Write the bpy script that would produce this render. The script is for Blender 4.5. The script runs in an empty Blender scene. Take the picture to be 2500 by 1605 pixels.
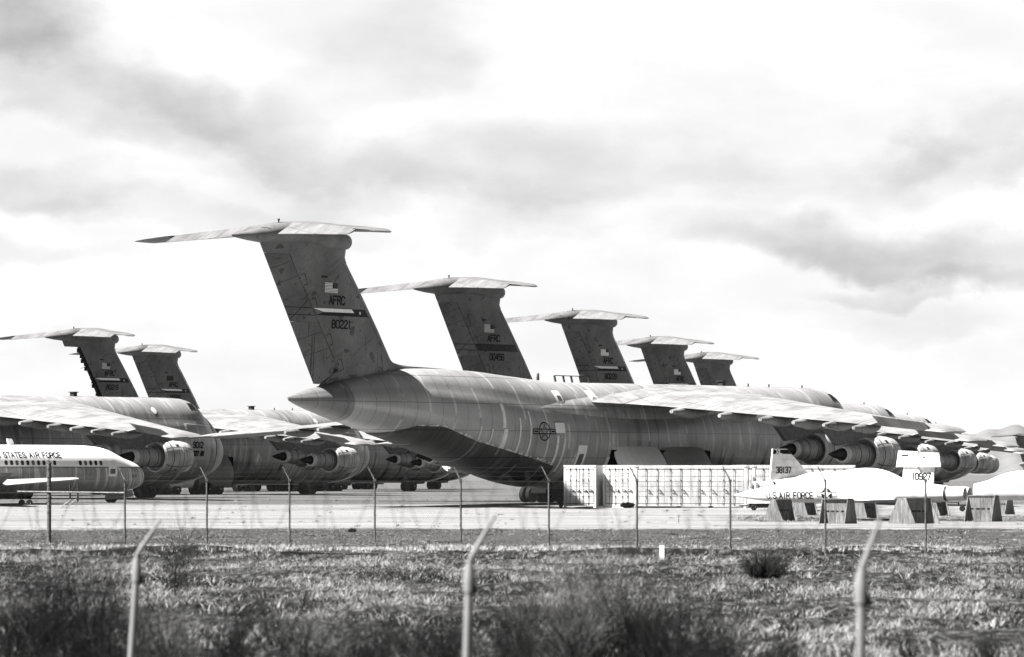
import bpy, math, random
import numpy as np
from mathutils import Vector, Matrix
from mathutils.bvhtree import BVHTree
from mathutils.geometry import tessellate_polygon
S = bpy.context.scene
COL = S.collection
R = math.radians
rnd = random.Random(7)

# ---------------------------------------------------------------- camera, sky, sun, exposure
EYE = 2.602
FPX = 9935.0                      # focal length in pixels of the 2500 px wide photograph
cd = bpy.data.cameras.new('camera'); cam = bpy.data.objects.new('camera', cd); COL.objects.link(cam)
cam.location = (0, 0, EYE); cam.rotation_euler = (R(90), 0, 0)
cd.sensor_fit = 'HORIZONTAL'; cd.sensor_width = 36.0; cd.lens = 36.0*FPX/2500.0
cd.shift_y = (1158.5-802.5)/2500.0
cd.clip_start = 1.0; cd.clip_end = 60000
cd.dof.use_dof = True; cd.dof.focus_distance = 300; cd.dof.aperture_fstop = 2.6
S.camera = cam

SUN_AZ, SUN_EL = R(70), R(50)
SUN_DIR = Vector((-math.sin(SUN_AZ)*math.cos(SUN_EL), -math.cos(SUN_AZ)*math.cos(SUN_EL), math.sin(SUN_EL)))
sd = bpy.data.lights.new('sun', 'SUN'); sun = bpy.data.objects.new('sun', sd); COL.objects.link(sun)
sd.energy = 5.0; sd.angle = R(1.0); sd.color = (1.0, 0.985, 0.97)
sun.rotation_euler = SUN_DIR.to_track_quat('Z', 'Y').to_euler()

S.view_settings.view_transform = 'Standard'; S.view_settings.look = 'None'
S.view_settings.gamma = 1.0; S.view_settings.use_curve_mapping = False
S.view_settings.exposure = 2.15

class NT:
    """small helper for building node trees"""
    def __init__(s, tree): s.t = tree; s.n = tree.nodes; s.l = tree.links
    def new(s, typ, **kw):
        n = s.n.new(typ)
        for k, v in kw.items():
            if k.startswith('i_'): 
                key = k[2:]; key = int(key) if key.isdigit() else key.replace('_', ' ')
                s.put(n, key, v)
            else: setattr(n, k, v)
        return n
    def put(s, n, key, v):
        if isinstance(v, bpy.types.NodeSocket): s.l.new(v, n.inputs[key])
        else: n.inputs[key].default_value = v
    def m(s, op, a, b=0.0, c=0.0, clamp=False):
        n = s.new('ShaderNodeMath', operation=op); n.use_clamp = clamp
        s.put(n, 0, a); s.put(n, 1, b)
        if op in ('MULTIPLY_ADD', 'SMOOTH_MIN', 'WRAP', 'COMPARE'): s.put(n, 2, c)
        return n.outputs[0]
    def ramp(s, v, lo, hi, a=0.0, b=1.0, smooth=True):
        n = s.new('ShaderNodeMapRange'); n.interpolation_type = 'SMOOTHSTEP' if smooth else 'LINEAR'
        s.put(n, 0, v); n.inputs[1].default_value = lo; n.inputs[2].default_value = hi
        s.put(n, 3, a); s.put(n, 4, b); return n.outputs[0]
    def sep(s, v):
        n = s.new('ShaderNodeSeparateXYZ'); s.put(n, 0, v); return n.outputs
    def comb(s, x, y, z):
        n = s.new('ShaderNodeCombineXYZ'); s.put(n, 0, x); s.put(n, 1, y); s.put(n, 2, z); return n.outputs[0]
    def noise(s, v, scale=1.0, detail=3.0, rough=0.5, dist=0.0):
        n = s.new('ShaderNodeTexNoise'); s.put(n, 'Vector', v); s.put(n, 'Scale', scale)
        s.put(n, 'Detail', detail); s.put(n, 'Roughness', rough); s.put(n, 'Distortion', dist); return n.outputs[0]
    def scale(s, v, sx, sy, sz, off=None):
        n = s.new('ShaderNodeMapping'); s.put(n, 'Vector', v); s.put(n, 'Scale', (sx, sy, sz))
        if off: s.put(n, 'Location', off)
        return n.outputs[0]
    def mix(s, f, a, b):
        n = s.new('ShaderNodeMix'); n.data_type = 'FLOAT'
        s.put(n, 0, f); s.put(n, 2, a); s.put(n, 3, b); return n.outputs[0]

world = bpy.data.worlds.new('World'); S.world = world; world.use_nodes = True
wt = NT(world.node_tree); wt.n.clear()
sky = wt.new('ShaderNodeTexSky', sky_type='NISHITA'); sky.sun_disc = False
sky.sun_elevation = SUN_EL; sky.sun_rotation = math.atan2(SUN_DIR.x, SUN_DIR.y)
bw = wt.new('ShaderNodeRGBToBW'); wt.put(bw, 0, sky.outputs[0])
tc = wt.new('ShaderNodeTexCoord')
d = wt.sep(tc.outputs['Generated'])
az = wt.m('MULTIPLY', wt.m('ARCTAN2', d[0], d[1]), FPX/1000)       # azimuth and elevation of the sky, scaled
el = wt.m('MULTIPLY', wt.m('ARCSINE', d[2]), FPX/1000)
p = wt.comb(az, el, 0.0)
wn = wt.new('ShaderNodeTexNoise'); wt.put(wn, 'Vector', wt.scale(p, 1, 1.5, 1)); wt.put(wn, 'Scale', 2.1); wt.put(wn, 'Detail', 6.0); wt.put(wn, 'Roughness', .55)
wsep = wt.sep(wn.outputs[1])
wx = wt.m('ADD', az, wt.m('MULTIPLY', wt.m('SUBTRACT', wsep[0], .5), .55))
wy = wt.m('ADD', el, wt.m('MULTIPLY', wt.m('SUBTRACT', wsep[1], .5), .36))
# banks of grey cloud: azimuth, elevation, half width, half height, tilt, strength
BANKS = [(-1.30, 1.13, .20, .17, 0, .46), (-1.00, .93, .36, .13, -20, .37), (-.62, .84, .36, .09, -22, .22), (-1.22, .70, .22, .07, 0, .32),
         (-.30, 1.02, .20, .12, 25, .20), (.00, .72, .46, .11, 4, .31), (-.02, .61, .14, .06, 0, .20), (.55, .70, .42, .06, 8, .12),
         (.92, .53, .42, .075, -8, .50), (1.12, .44, .30, .03, 2, .26), (1.20, .76, .30, .09, 10, .34), (1.2, .86, .25, .07, 25, .2),
         (-1.23, .27, .10, .04, 0, .14), (.95, .36, .25, .05, 0, .12), (-.72, .62, .3, .05, -8, .2), (-1.25,.50,.25,.05,0,.2)]
acc = None
for (bx, by, rx, ry, rot, st) in BANKS:
    dx = wt.m('SUBTRACT', wx, bx); dy = wt.m('SUBTRACT', wy, by)
    c, s_ = math.cos(R(rot)), math.sin(R(rot))
    ux = wt.m('DIVIDE', wt.m('ADD', wt.m('MULTIPLY', dx, c), wt.m('MULTIPLY', dy, s_)), rx)
    uy = wt.m('DIVIDE', wt.m('SUBTRACT', wt.m('MULTIPLY', dy, c), wt.m('MULTIPLY', dx, s_)), ry)
    uy = wt.m('MAXIMUM', uy, wt.m('MULTIPLY', uy, -1.9))          # banks end more sharply at their base
    r2 = wt.m('ADD', wt.m('MULTIPLY', ux, ux), wt.m('MULTIPLY', uy, uy))
    g = wt.m('MULTIPLY', wt.ramp(r2, 0.0, 3.0, 1.0, 0.0), st*.74)
    acc = g if acc is None else wt.m('ADD', acc, g)
fine = wt.noise(wt.scale(p, 1, 1.7, 1), 2.2, 7, .52, .1)
acc = wt.m('MULTIPLY', acc, wt.ramp(fine, .30, .66, .55, 1.12))
soft = wt.noise(wt.scale(p, .8, 1.6, 1, (3.1, .7, 0)), 2.6, 7, .55, .15)
acc = wt.m('ADD', acc, wt.m('MULTIPLY', wt.ramp(soft, .30, .70), .15))
cloud = wt.m('SUBTRACT', 1.05, acc)
cloud = wt.m('MAXIMUM', cloud, .28)
skyv = wt.m('ADD', wt.m('MULTIPLY', cloud, 2.18), wt.m('MULTIPLY', bw.outputs[0], .03))
high = wt.ramp(d[2], .14, .45, 1.0, .15)                # unseen sky overhead dimmed to cut ambient light and deepen contrast
skyv = wt.m('MULTIPLY', skyv, wt.m('MULTIPLY', high, wt.ramp(d[1], -.3, .5, .35, 1.0)))  # sky behind the camera dimmed as well, for darker shaded faces
bg = wt.new('ShaderNodeBackground'); wt.put(bg, 0, wt.comb(skyv, skyv, skyv)); wt.put(bg, 1, 0.1)
wo = wt.new('ShaderNodeOutputWorld'); wt.l.new(bg.outputs[0], wo.inputs[0])

# ---------------------------------------------------------------- materials
def new_mat(name):
    m = bpy.data.materials.new(name); m.use_nodes = True
    t = NT(m.node_tree); b = t.n.get('Principled BSDF')
    return m, t, b
def finish(t, b, val, rough=.5, metal=0.0, bump=None, bs=.3, bd=.02, spec=None):
    if spec is None: spec = .12
    if not isinstance(val, (float, int)): val = t.comb(val, val, val)
    else: val = (val, val, val, 1)
    t.put(b, 'Base Color', val); t.put(b, 'Roughness', rough); t.put(b, 'Metallic', metal)
    if spec is not None: t.put(b, 'Specular IOR Level', spec)
    if bump is not None:
        bn = t.new('ShaderNodeBump'); t.put(bn, 'Height', bump); t.put(bn, 'Strength', bs); t.put(bn, 'Distance', bd)
        t.l.new(bn.outputs[0], b.inputs['Normal'])
def plain(name, v, rough=.5, metal=0.0, var=.25, sc=3.0, spec=None):
    m, t, b = new_mat(name)
    o = t.new('ShaderNodeTexCoord').outputs['Object']
    n = t.noise(o, sc, 5, .6)
    finish(t, b, t.mix(t.ramp(n, .3, .7), v*(1-var), v*(1+var)), rough, metal, spec=spec)
    return m
def lines(t, x, period, width, soft=.3):
    """1 on thin lines every period along x"""
    f = t.m('FRACT', t.m('DIVIDE', x, period)); f = t.m('ABSOLUTE', t.m('SUBTRACT', f, .5))
    h = width/period/2
    return t.ramp(f, .5-h*(1+soft), .5-h, 0, 1)
def streaky(name, base=.15, light=.42, dark=.07, rough=.38, amt=1.0, ax='x', seed=0.0, spec=.5):
    """weathered grey paint of a fuselage: pale and dark streaks running down around the barrel"""
    m, t, b = new_mat(name)
    o = t.new('ShaderNodeTexCoord').outputs['Object']
    x, y, z = t.sep(o)[:]
    rand = t.m('MULTIPLY', t.new('ShaderNodeObjectInfo').outputs['Random'], 40.0)
    xs = t.m('ADD', x, seed)
    big = t.noise(t.comb(t.m('MULTIPLY', xs, .16), rand, t.m('MULTIPLY', z, .22)), 1.0, 3, .6)
    st = t.noise(t.comb(t.m('MULTIPLY', xs, 2.3), rand, t.m('MULTIPLY', z, .30)), 1.0, 4, .65)
    st2 = t.noise(t.comb(t.m('MULTIPLY', xs, 1.1), t.m('ADD', rand, 9.0), t.m('MULTIPLY', z, .10)), 1.0, 2, .5)
    fine = t.noise(o, 9.0, 4, .7)
    v = t.mix(t.ramp(big, .3, .7), base*.85, base*1.18)
    v = t.m('MULTIPLY', v, t.ramp(fine, .2, .8, .86, 1.12))
    lo = t.ramp(z, 1.5, 6.5, 1.0, .35)
    pale = t.m('MULTIPLY', t.m('MULTIPLY', t.ramp(st, .56, .64), t.ramp(big, .36, .6)), t.m('MULTIPLY', t.m('MULTIPLY', lo, t.ramp(x, -14, -3, .25, 1.0)), amt))
    v = t.mix(pale, v, light)
    dk = t.m('MULTIPLY', t.m('MULTIPLY', t.ramp(st2, .56, .62), t.ramp(big, .62, .42)), t.m('MULTIPLY', t.m('MULTIPLY', lo, t.ramp(x, -14, -3, .3, 1.0)), .9*amt))
    v = t.mix(dk, v, dark)
    ln = lines(t, x, 2.54, .14)
    brk = t.ramp(t.noise(t.comb(t.m('MULTIPLY', x, .39), rand, t.m('MULTIPLY', z, .55)), 1.0, 2), .48, .54)
    v = t.mix(t.m('MULTIPLY', t.m('MULTIPLY', ln, brk), .8), v, light)
    sm = t.m('MAXIMUM', lines(t, x, 1.27, .045), lines(t, z, 1.9, .05))
    v = t.mix(t.m('MULTIPLY', sm, .6), v, dark)
    finish(t, b, v, rough, 0.0, bump=t.noise(t.comb(t.m('MULTIPLY', x, .8), y, t.m('MULTIPLY', z, .8)), 1.0, 2), bs=.25, bd=.05, spec=spec)
    return m
def panelled(name, base=.17, px=1.6, py=2.3, rough=.5, var=.15, ldark=.06, amt=.5, streak=True, spec=.35):
    m, t, b = new_mat(name)
    o = t.new('ShaderNodeTexCoord').outputs['Object']
    x, y, z = t.sep(o)[:]
    n = t.noise(o, .5, 6, .65); n2 = t.noise(t.comb(t.m('MULTIPLY', x, .35), t.m('MULTIPLY', y, 3.0), 0.0), 1.0, 4, .6)
    v = t.mix(t.ramp(n, .3, .7), base*(1-var), base*(1+var))
    if streak: v = t.m('MULTIPLY', v, t.ramp(n2, .3, .7, .8, 1.12))
    xx = t.m('ADD', x, t.m('MULTIPLY', t.m('ABSOLUTE', y), .42))
    ln = t.m('MAXIMUM', lines(t, xx, px, .045), lines(t, y, py, .045))
    v = t.mix(t.m('MULTIPLY', ln, amt), v, ldark)
    finish(t, b, v, rough, spec=spec)
    return m
def fin_paint(name, base=.125, seed=0.0):
    m, t, b = new_mat(name)
    o = t.new('ShaderNodeTexCoord').outputs['Object']
    x, y, z = t.sep(o)[:]
    rand = t.m('MULTIPLY', t.new('ShaderNodeObjectInfo').outputs['Random'], 30.0)
    big = t.noise(t.comb(t.m('MULTIPLY', x, .3), rand, t.m('MULTIPLY', z, .3)), 1.0, 4, .65)
    v = t.mix(t.ramp(big, .25, .75), base*.68, base*1.42)
    grain = t.noise(o, 14.0, 4, .75)
    v = t.m('MULTIPLY', v, t.ramp(grain, .25, .75, .68, 1.32))
    # slanted scratches
    sx = t.m('ADD', t.m('MULTIPLY', x, .55), t.m('MULTIPLY', z, -.9))
    sc = t.noise(t.comb(t.m('MULTIPLY', sx, 2.2), rand, t.m('MULTIPLY', t.m('ADD', x, z), .25)), 1.0, 4, .6)
    v = t.m('MULTIPLY', v, t.ramp(sc, .60, .68, 1.0, .66))
    # blotches, mostly low down
    bl = t.noise(t.comb(t.m('MULTIPLY', x, 1.4), t.m('ADD', rand, 4.0), t.m('MULTIPLY', z, 1.6)), 1.0, 2, .4, .6)
    low = t.ramp(z, 9.0, 13.5, .0, .06)
    v = t.m('MULTIPLY', v, t.ramp(t.m('SUBTRACT', bl, low), .60, .63, 1.0, .45))
    # drips
    dr = t.noise(t.comb(t.m('MULTIPLY', x, 4.5), t.m('ADD', rand, 2.0), t.m('MULTIPLY', z, .22)), 1.0, 2, .5)
    v = t.m('MULTIPLY', v, t.ramp(t.m('SUBTRACT', dr, t.ramp(z, 9, 15, 0, .09)), .62, .66, 1.0, .42))
    finish(t, b, v, .55, spec=.3)
    return m

M = {}
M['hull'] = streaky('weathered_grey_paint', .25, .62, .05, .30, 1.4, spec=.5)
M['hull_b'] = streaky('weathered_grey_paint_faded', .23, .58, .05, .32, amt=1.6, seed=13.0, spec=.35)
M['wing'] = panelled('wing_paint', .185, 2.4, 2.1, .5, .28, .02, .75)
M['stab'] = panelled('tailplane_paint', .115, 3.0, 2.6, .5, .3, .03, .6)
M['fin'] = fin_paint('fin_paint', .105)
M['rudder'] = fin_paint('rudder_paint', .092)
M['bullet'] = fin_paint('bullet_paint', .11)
M['doorpatch'] = streaky('shaded_ramp_door_paint', .065, .26, .01, .6, 1.4, seed=3.0, spec=.1)  # dirty ramp door, darkened further with belly shade put into the colour
M['cowl'] = panelled('cowl_paint', .38, .9, 5.0, .45, .3, .02, .85, False)
M['core'] = panelled('core_metal', .30, .7, 5.0, .4, .25, .03, .7, False)
M['lip'] = plain('pale_sealant', .6, .5, var=.12)
M['plug'] = plain('burnt_metal', .03, .45, var=.3)
M['void'] = plain('dark_cavity', .008, .8)
M['black'] = plain('black_paint', .012, .5)
M['ink'] = plain('dark_lettering', .008, .6, var=.1)
M['white'] = plain('white_paint', .72, .5, var=.06)
M['palegrey'] = plain('pale_grey_paint', .27, .5, var=.1)
M['midgrey'] = plain('mid_grey_paint', .12, .5, var=.2)
M['darkgrey'] = plain('dark_grey_paint', .03, .5, var=.3)
M['tyre'] = plain('tyre_rubber', .014, .85, var=.3)
M['hub'] = plain('wheel_hub', .8, .5, var=.2)
M['cone'] = streaky('tail_cone_paint', .15, .42, .012, .4, 1.6, seed=21.0)
M['radome'] = streaky('nose_paint', .24, .5, .06, .45, 1.5, seed=5.0)

# ---------------------------------------------------------------- mesh helpers
class MB:
    def __init__(s): s.v = []; s.f = []; s.mi = []
    def add(s, vs, fs, mi=0):
        o = len(s.v); s.v += [tuple(a) for a in vs]; s.f += [tuple(i+o for i in f) for f in fs]; s.mi += [mi]*len(fs)
    def loft(s, rings, mi=0, cap0=True, cap1=True, closed=True):
        n = len(rings[0]); vs = [q for r in rings for q in r]; fs = []
        for i in range(len(rings)-1):
            for j in range(n if closed else n-1):
                k = (j+1) % n
                fs.append((i*n+j, i*n+k, (i+1)*n+k, (i+1)*n+j))
        if cap0: fs.append(tuple(range(n-1, -1, -1)))
        if cap1: fs.append(tuple((len(rings)-1)*n+j for j in range(n)))
        s.add(vs, fs, mi)
    def box(s, x0, x1, y0, y1, z0, z1, mi=0, T=None):
        vs = [(x, y, z) for x in (x0, x1) for y in (y0, y1) for z in (z0, z1)]
        if T is not None: vs = [T @ Vector(q) for q in vs]
        s.add(vs, [(0, 1, 3, 2), (4, 6, 7, 5), (0, 4, 5, 1), (2, 3, 7, 6), (0, 2, 6, 4), (1, 5, 7, 3)], mi)
    def tube(s, p0, p1, r0, r1=None, n=8, mi=0):
        r1 = r0 if r1 is None else r1
        p0 = Vector(p0); p1 = Vector(p1); d = (p1-p0)
        if d.length < 1e-6: return
        q = d.to_track_quat('Z', 'Y'); rr = []
        for p_, r in ((p0, r0), (p1, r1)):
            rr.append([p_ + q @ Vector((r*math.cos(2*math.pi*k/n), r*math.sin(2*math.pi*k/n), 0)) for k in range(n)])
        s.loft(rr, mi)
    def path(s, pts, r, n=6, mi=0):
        for a, b_ in zip(pts[:-1], pts[1:]): s.tube(a, b_, r, r, n, mi)
    def lathe(s, prof, axis='x', c=(0, 0, 0), n=32, mi=0, cap=True):
        """prof: (a, r) along axis"""
        rr = []
        for a, r in prof:
            ring = []
            for k in range(n):
                t_ = 2*math.pi*k/n; y, z = r*math.cos(t_), r*math.sin(t_)
                if axis == 'x': ring.append((c[0]+a, c[1]+y, c[2]+z))
                elif axis == 'y': ring.append((c[0]+z, c[1]+a, c[2]+y))
                else: ring.append((c[0]+y, c[1]+z, c[2]+a))
            rr.append(ring)
        s.loft(rr, mi, cap, cap)
    def prism(s, poly, f0, f1, mi=0):
        """poly 2D list -> two 3D mappers giving both faces"""
        n = len(poly); a = [f0(*q) for q in poly]; b_ = [f1(*q) for q in poly]
        s.add(a+b_, [tuple(range(n)), tuple(range(2*n-1, n-1, -1))]+[(i, i+n, (i+1) % n+n, (i+1) % n) for i in range(n)], mi)
    def build(s, name, mats, parent=None, smooth=None):
        me = bpy.data.meshes.new(name); me.from_pydata(s.v, [], s.f); me.update()
        if not isinstance(mats, (list, tuple)): mats = [mats]
        for m in mats: me.materials.append(m)
        if len(mats) > 1: me.polygons.foreach_set('material_index', s.mi)
        import bmesh
        bm = bmesh.new(); bm.from_mesh(me); bmesh.ops.remove_doubles(bm, verts=bm.verts, dist=1e-5)
        bmesh.ops.recalc_face_normals(bm, faces=bm.faces); bm.to_mesh(me); bm.free()
        if smooth:
            me.polygons.foreach_set('use_smooth', [True]*len(me.polygons)); me.set_sharp_from_angle(angle=R(smooth))
        o = bpy.data.objects.new(name, me); COL.objects.link(o)
        if parent: o.parent = parent
        return o
def tag(o, label=None, cat=None, group=None, kind=None):
    if label: o['label'] = label
    if cat: o['category'] = cat
    if group: o['group'] = group
    if kind: o['kind'] = kind
    return o
def empty(name, loc, rz=0.0, label=None, cat=None, group=None):
    o = bpy.data.objects.new(name, None); COL.objects.link(o)
    o.location = loc; o.rotation_euler = (0, 0, rz); o.empty_display_size = .5
    return tag(o, label, cat, group)
def kids(o): return [c for c in bpy.data.objects if c.parent is o]
def copy_tree(o, parent=None):
    ch = KIDS.get(o.name)
    if ch is None: ch = KIDS[o.name] = kids(o)
    c = o.copy(); COL.objects.link(c); c.parent = parent
    for k in ch: copy_tree(k, c)
    return c
KIDS = {}
def interp(tab, u):
    us = [r[0] for r in tab]
    return [float(np.interp(abs(u) if tab is WING else u, us, [r[k] for r in tab])) for k in range(1, len(tab[0]))]
def smooth_tab(tab, u):
    """catmull-rom through the table"""
    us = [r[0] for r in tab]
    if u <= us[0]: return list(tab[0][1:])
    if u >= us[-1]: return list(tab[-1][1:])
    i = max(k for k in range(len(us)) if us[k] <= u); i = min(i, len(us)-2)
    t_ = (u-us[i])/(us[i+1]-us[i]); out = []
    for k in range(1, len(tab[0])):
        p1, p2 = tab[i][k], tab[i+1][k]; h = us[i+1]-us[i]
        m1 = (p2-tab[i-1][k])/(us[i+1]-us[i-1]) if i > 0 else (p2-p1)/h
        m2 = (tab[i+2][k]-p1)/(us[i+2]-us[i]) if i+2 < len(us) else (p2-p1)/h
        t2, t3 = t_*t_, t_**3
        out.append((2*t3-3*t2+1)*p1+(t3-2*t2+t_)*h*m1+(-2*t3+3*t2)*p2+(t3-t2)*h*m2)
    return out

# ---------------------------------------------------------------- block stroke lettering
G = {'A': [[(0, 0), (2, 6), (4, 0)], [(.7, 2), (3.3, 2)]], 'F': [[(0, 0), (0, 6), (3.8, 6)], [(0, 3.2), (3, 3.2)]],
 'R': [[(0, 0), (0, 6), (3, 6), (4, 5), (4, 4), (3, 3), (0, 3)], [(2.2, 3), (4, 0)]],
 'C': [[(4, 4.7), (4, 5), (3, 6), (1, 6), (0, 5), (0, 1), (1, 0), (3, 0), (4, 1), (4, 1.3)]],
 '8': [[(1, 6), (3, 6), (4, 5), (4, 4), (3, 3), (1, 3), (0, 4), (0, 5), (1, 6)], [(1, 3), (0, 2), (0, 1), (1, 0), (3, 0), (4, 1), (4, 2), (3, 3)]],
 '0': [[(1, 0), (0, 1), (0, 5), (1, 6), (3, 6), (4, 5), (4, 1), (3, 0), (1, 0)]],
 '2': [[(0, 5), (1, 6), (3, 6), (4, 5), (4, 4), (0, .8), (0, 0), (4, 0)]], '1': [[(2, 0), (2, 6)]],
 '3': [[(0, 5.2), (1, 6), (3, 6), (4, 5), (4, 4), (3, 3.1), (1.6, 3.1)], [(3, 3.1), (4, 2.1), (4, 1), (3, 0), (1, 0), (0, .8)]],
 '4': [[(3, 0), (3, 6), (0, 2), (4, 2)]], '5': [[(4, 6), (0, 6), (0, 3.6), (3, 3.6), (4, 2.8), (4, 1), (3, 0), (1, 0), (0, .9)]],
 '6': [[(4, 5.2), (3, 6), (1, 6), (0, 5), (0, 1), (1, 0), (3, 0), (4, 1), (4, 2.4), (3, 3.4), (0, 3.4)]],
 '7': [[(0, 6), (4, 6), (1.4, 0)]], '9': [[(0, .8), (1, 0), (3, 0), (4, 1), (4, 5), (3, 6), (1, 6), (0, 5), (0, 3.7), (1, 2.8), (4, 2.8)]],
 'U': [[(0, 6), (0, 1), (1, 0), (3, 0), (4, 1), (4, 6)]], 'N': [[(0, 0), (0, 6), (4, 0), (4, 6)]], 'I': [[(2, 0), (2, 6)]],
 'T': [[(0, 6), (4, 6)], [(2, 0), (2, 6)]], 'E': [[(3.8, 6), (0, 6), (0, 0), (3.8, 0)], [(0, 3.1), (3, 3.1)]],
 'D': [[(0, 0), (0, 6), (2.8, 6), (4, 5), (4, 1), (2.8, 0), (0, 0)]], 'O': [[(1, 0), (0, 1), (0, 5), (1, 6), (3, 6), (4, 5), (4, 1), (3, 0), (1, 0)]],
 'S': [[(4, 5), (3, 6), (1, 6), (0, 5), (0, 4), (1, 3.1), (3, 3.1), (4, 2), (4, 1), (3, 0), (1, 0), (0, 1)]], '.': [[(1.6, .35), (2.2, .35)]],
 'X': [[(0, 0), (4, 6)], [(0, 6), (4, 0)]], 'L': [[(0, 6), (0, 0), (3.8, 0)]]}
def glyph_polys(text, x0, z0, w, h, stroke, gap=1.35):
    """polygons of a line of block lettering, w = width of the whole line"""
    adv = []; x = 0.0
    for ch in text:
        a = {'1': 2.6, 'I': 2.6, '.': 1.6, ' ': 2.6}.get(ch, 4.0)
        off = -0.7 if a == 2.6 and ch != ' ' else (-1.2 if ch == '.' else 0.0)
        adv.append((ch, x+off)); x += a+gap
    tot = x-gap; sx = w/tot; sz = h/6; out = []
    for ch, ox in adv:
        for line in G.get(ch, []):
            pts = [Vector((x0+(ox+a)*sx, z0+b_*sz)) for a, b_ in line]
            for a, b_ in zip(pts[:-1], pts[1:]):
                d_ = (b_-a); L = d_.length
                if L < 1e-6: continue
                d_ /= L; nrm = Vector((-d_.y, d_.x))*stroke/2; e = d_*stroke*.42
                out.append([a-e-nrm, b_+e-nrm, b_+e+nrm, a-e+nrm])
    return out
def star(cx, cz, r, inner=.382, rot=90):
    return [(cx+(r if k % 2 == 0 else r*inner)*math.cos(R(rot+36*k)), cz+(r if k % 2 == 0 else r*inner)*math.sin(R(rot+36*k))) for k in range(10)]
def circ(cx, cz, r, n=28): return [(cx+r*math.cos(2*math.pi*k/n), cz+r*math.sin(2*math.pi*k/n)) for k in range(n)]
def rrect(x0, x1, z0, z1, r, n=4):
    out = []
    for cx, cz, a0 in ((x1-r, z1-r, 0), (x0+r, z1-r, 90), (x0+r, z0+r, 180), (x1-r, z0+r, 270)):
        for k in range(n+1): out.append((cx+r*math.cos(R(a0+90*k/n)), cz+r*math.sin(R(a0+90*k/n))))
    return out
def ring_polys(outer, inner):
    n = len(outer); return [[outer[i], outer[(i+1) % n], inner[(i+1) % n], inner[i]] for i in range(n)]
def decal(name, host, layers, mats, parent, side=-1, off=.02, seg=.35, dirv=None, label=None):
    """lay flat painted shapes (x,z polygons in the host's frame) on the host's surface, seen from the side.
    layers: list of (polygons, material index, extra offset)"""
    if host.name not in BV:
        BV[host.name] = BVHTree.FromPolygons([v.co.copy() for v in host.data.vertices], [list(p_.vertices) for p_ in host.data.polygons])
    bv = BV[host.name]; mb = MB()
    dv = Vector((0, -side, 0)) if dirv is None else Vector(dirv).normalized()
    def proj(x, z, o):
        if dirv is None: org = Vector((x, side*40, z))
        else: org = Vector((x, side*40, z))
        loc, nor, idx, dist = bv.ray_cast(org, Vector((0, -side, 0)))
        if loc is None: return None
        if nor.y*side < 0: nor = -nor
        return loc+nor*o
    for polys, mi, ex in layers:
        for poly in polys:
            pv = [Vector((q[0], q[1], 0)) for q in poly]
            tris = [[pv[i] for i in t_] for t_ in tessellate_polygon([pv])]
            out = []
            while tris:
                t_ = tris.pop(); L = [(t_[i]-t_[(i+1) % 3]).length for i in range(3)]; k = L.index(max(L))
                if L[k] > seg:
                    a, b_, c = t_[k], t_[(k+1) % 3], t_[(k+2) % 3]; m_ = (a+b_)/2
                    tris += [[a, m_, c], [m_, b_, c]]
                else: out.append(t_)
            for t_ in out:
                w = [proj(q.x, q.y, off+ex) for q in t_]
                if None in w: continue
                mb.add(w, [(0, 1, 2)], mi)
    if not mb.v: return None
    o = mb.build(name, mats, parent, 60)
    if label: o['label'] = label
    return o
BV = {}

# ---------------------------------------------------------------- the big transport aircraft
# frame of an aircraft: x forward, y port, z up; u = distance behind the nose reference, x = 35-u, v = -y
def X(u): return 35.0-u
HULL = [  # u, z bottom, z top, half width
 (-1.6, 4.55, 4.65, .05), (-1.5, 4.1, 5.1, .5), (-1.2, 3.6, 5.7, 1.0), (-.6, 3.0, 6.6, 1.65), (.3, 2.55, 7.4, 2.2), (1.3, 2.2, 8.1, 2.6), (2.3, 1.95, 8.8, 2.95),
 (3.2, 1.8, 9.35, 3.2), (4.6, 1.64, 9.52, 3.45), (7, 1.52, 9.54, 3.6), (12, 1.5, 9.52, 3.62), (20, 1.5, 9.5, 3.62), (30, 1.5, 9.44, 3.62), (38, 1.52, 9.4, 3.62),
 (42, 1.6, 9.5, 3.6), (46, 2.0, 9.72, 3.52), (50, 2.86, 9.98, 3.36), (54, 3.82, 10.06, 3.05), (58, 4.75, 9.98, 2.62), (61, 5.4, 9.68, 2.2), (64, 6.04, 9.2, 1.7),
 (66, 6.5, 8.8, 1.32), (68, 6.98, 8.38, .86), (69.2, 7.3, 8.08, .5), (69.9, 7.52, 7.9, .24), (70.2, 7.66, 7.8, .04)]
NR = 60
def section(theta):
    """unit two-lobe section: returns (y,z) in -1..1, theta from top"""
    dx, dz = math.sin(theta), math.cos(theta)
    best = 0
    for cz, r in ((-.06, .905), (.2446, .755)):
        # ray from origin, circles scaled in width/height separately (width 3.6, height 4.0)
        a = dx*dx+dz*dz; b_ = -2*dz*cz; c = cz*cz-r*r
        t_ = (-b_+math.sqrt(max(b_*b_-4*a*c, 0)))/(2*a); best = max(best, t_)
    return dx*best, dz*best
SEC = [section(2*math.pi*k/NR) for k in range(NR)]
_w = max(q[0] for q in SEC); _t = max(q[1] for q in SEC); _b = min(q[1] for q in SEC)
SEC = [(y/_w, (z-_b)/(_t-_b)) for y, z in SEC]
def hull_ring(u):
    zb, zt, w = smooth_tab(HULL, u)
    return [(X(u), y*w, zb+(zt-zb)*z) for y, z in SEC]
def hull_side(u, z):
    """half width of the hull at u and height z"""
    zb, zt, w = smooth_tab(HULL, u); t_ = (z-zb)/(zt-zb)
    c = sorted([(b_, a) for a, b_ in SEC if a >= 0]); return w*float(np.interp(t_, [q[0] for q in c], [q[1] for q in c]))
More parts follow.
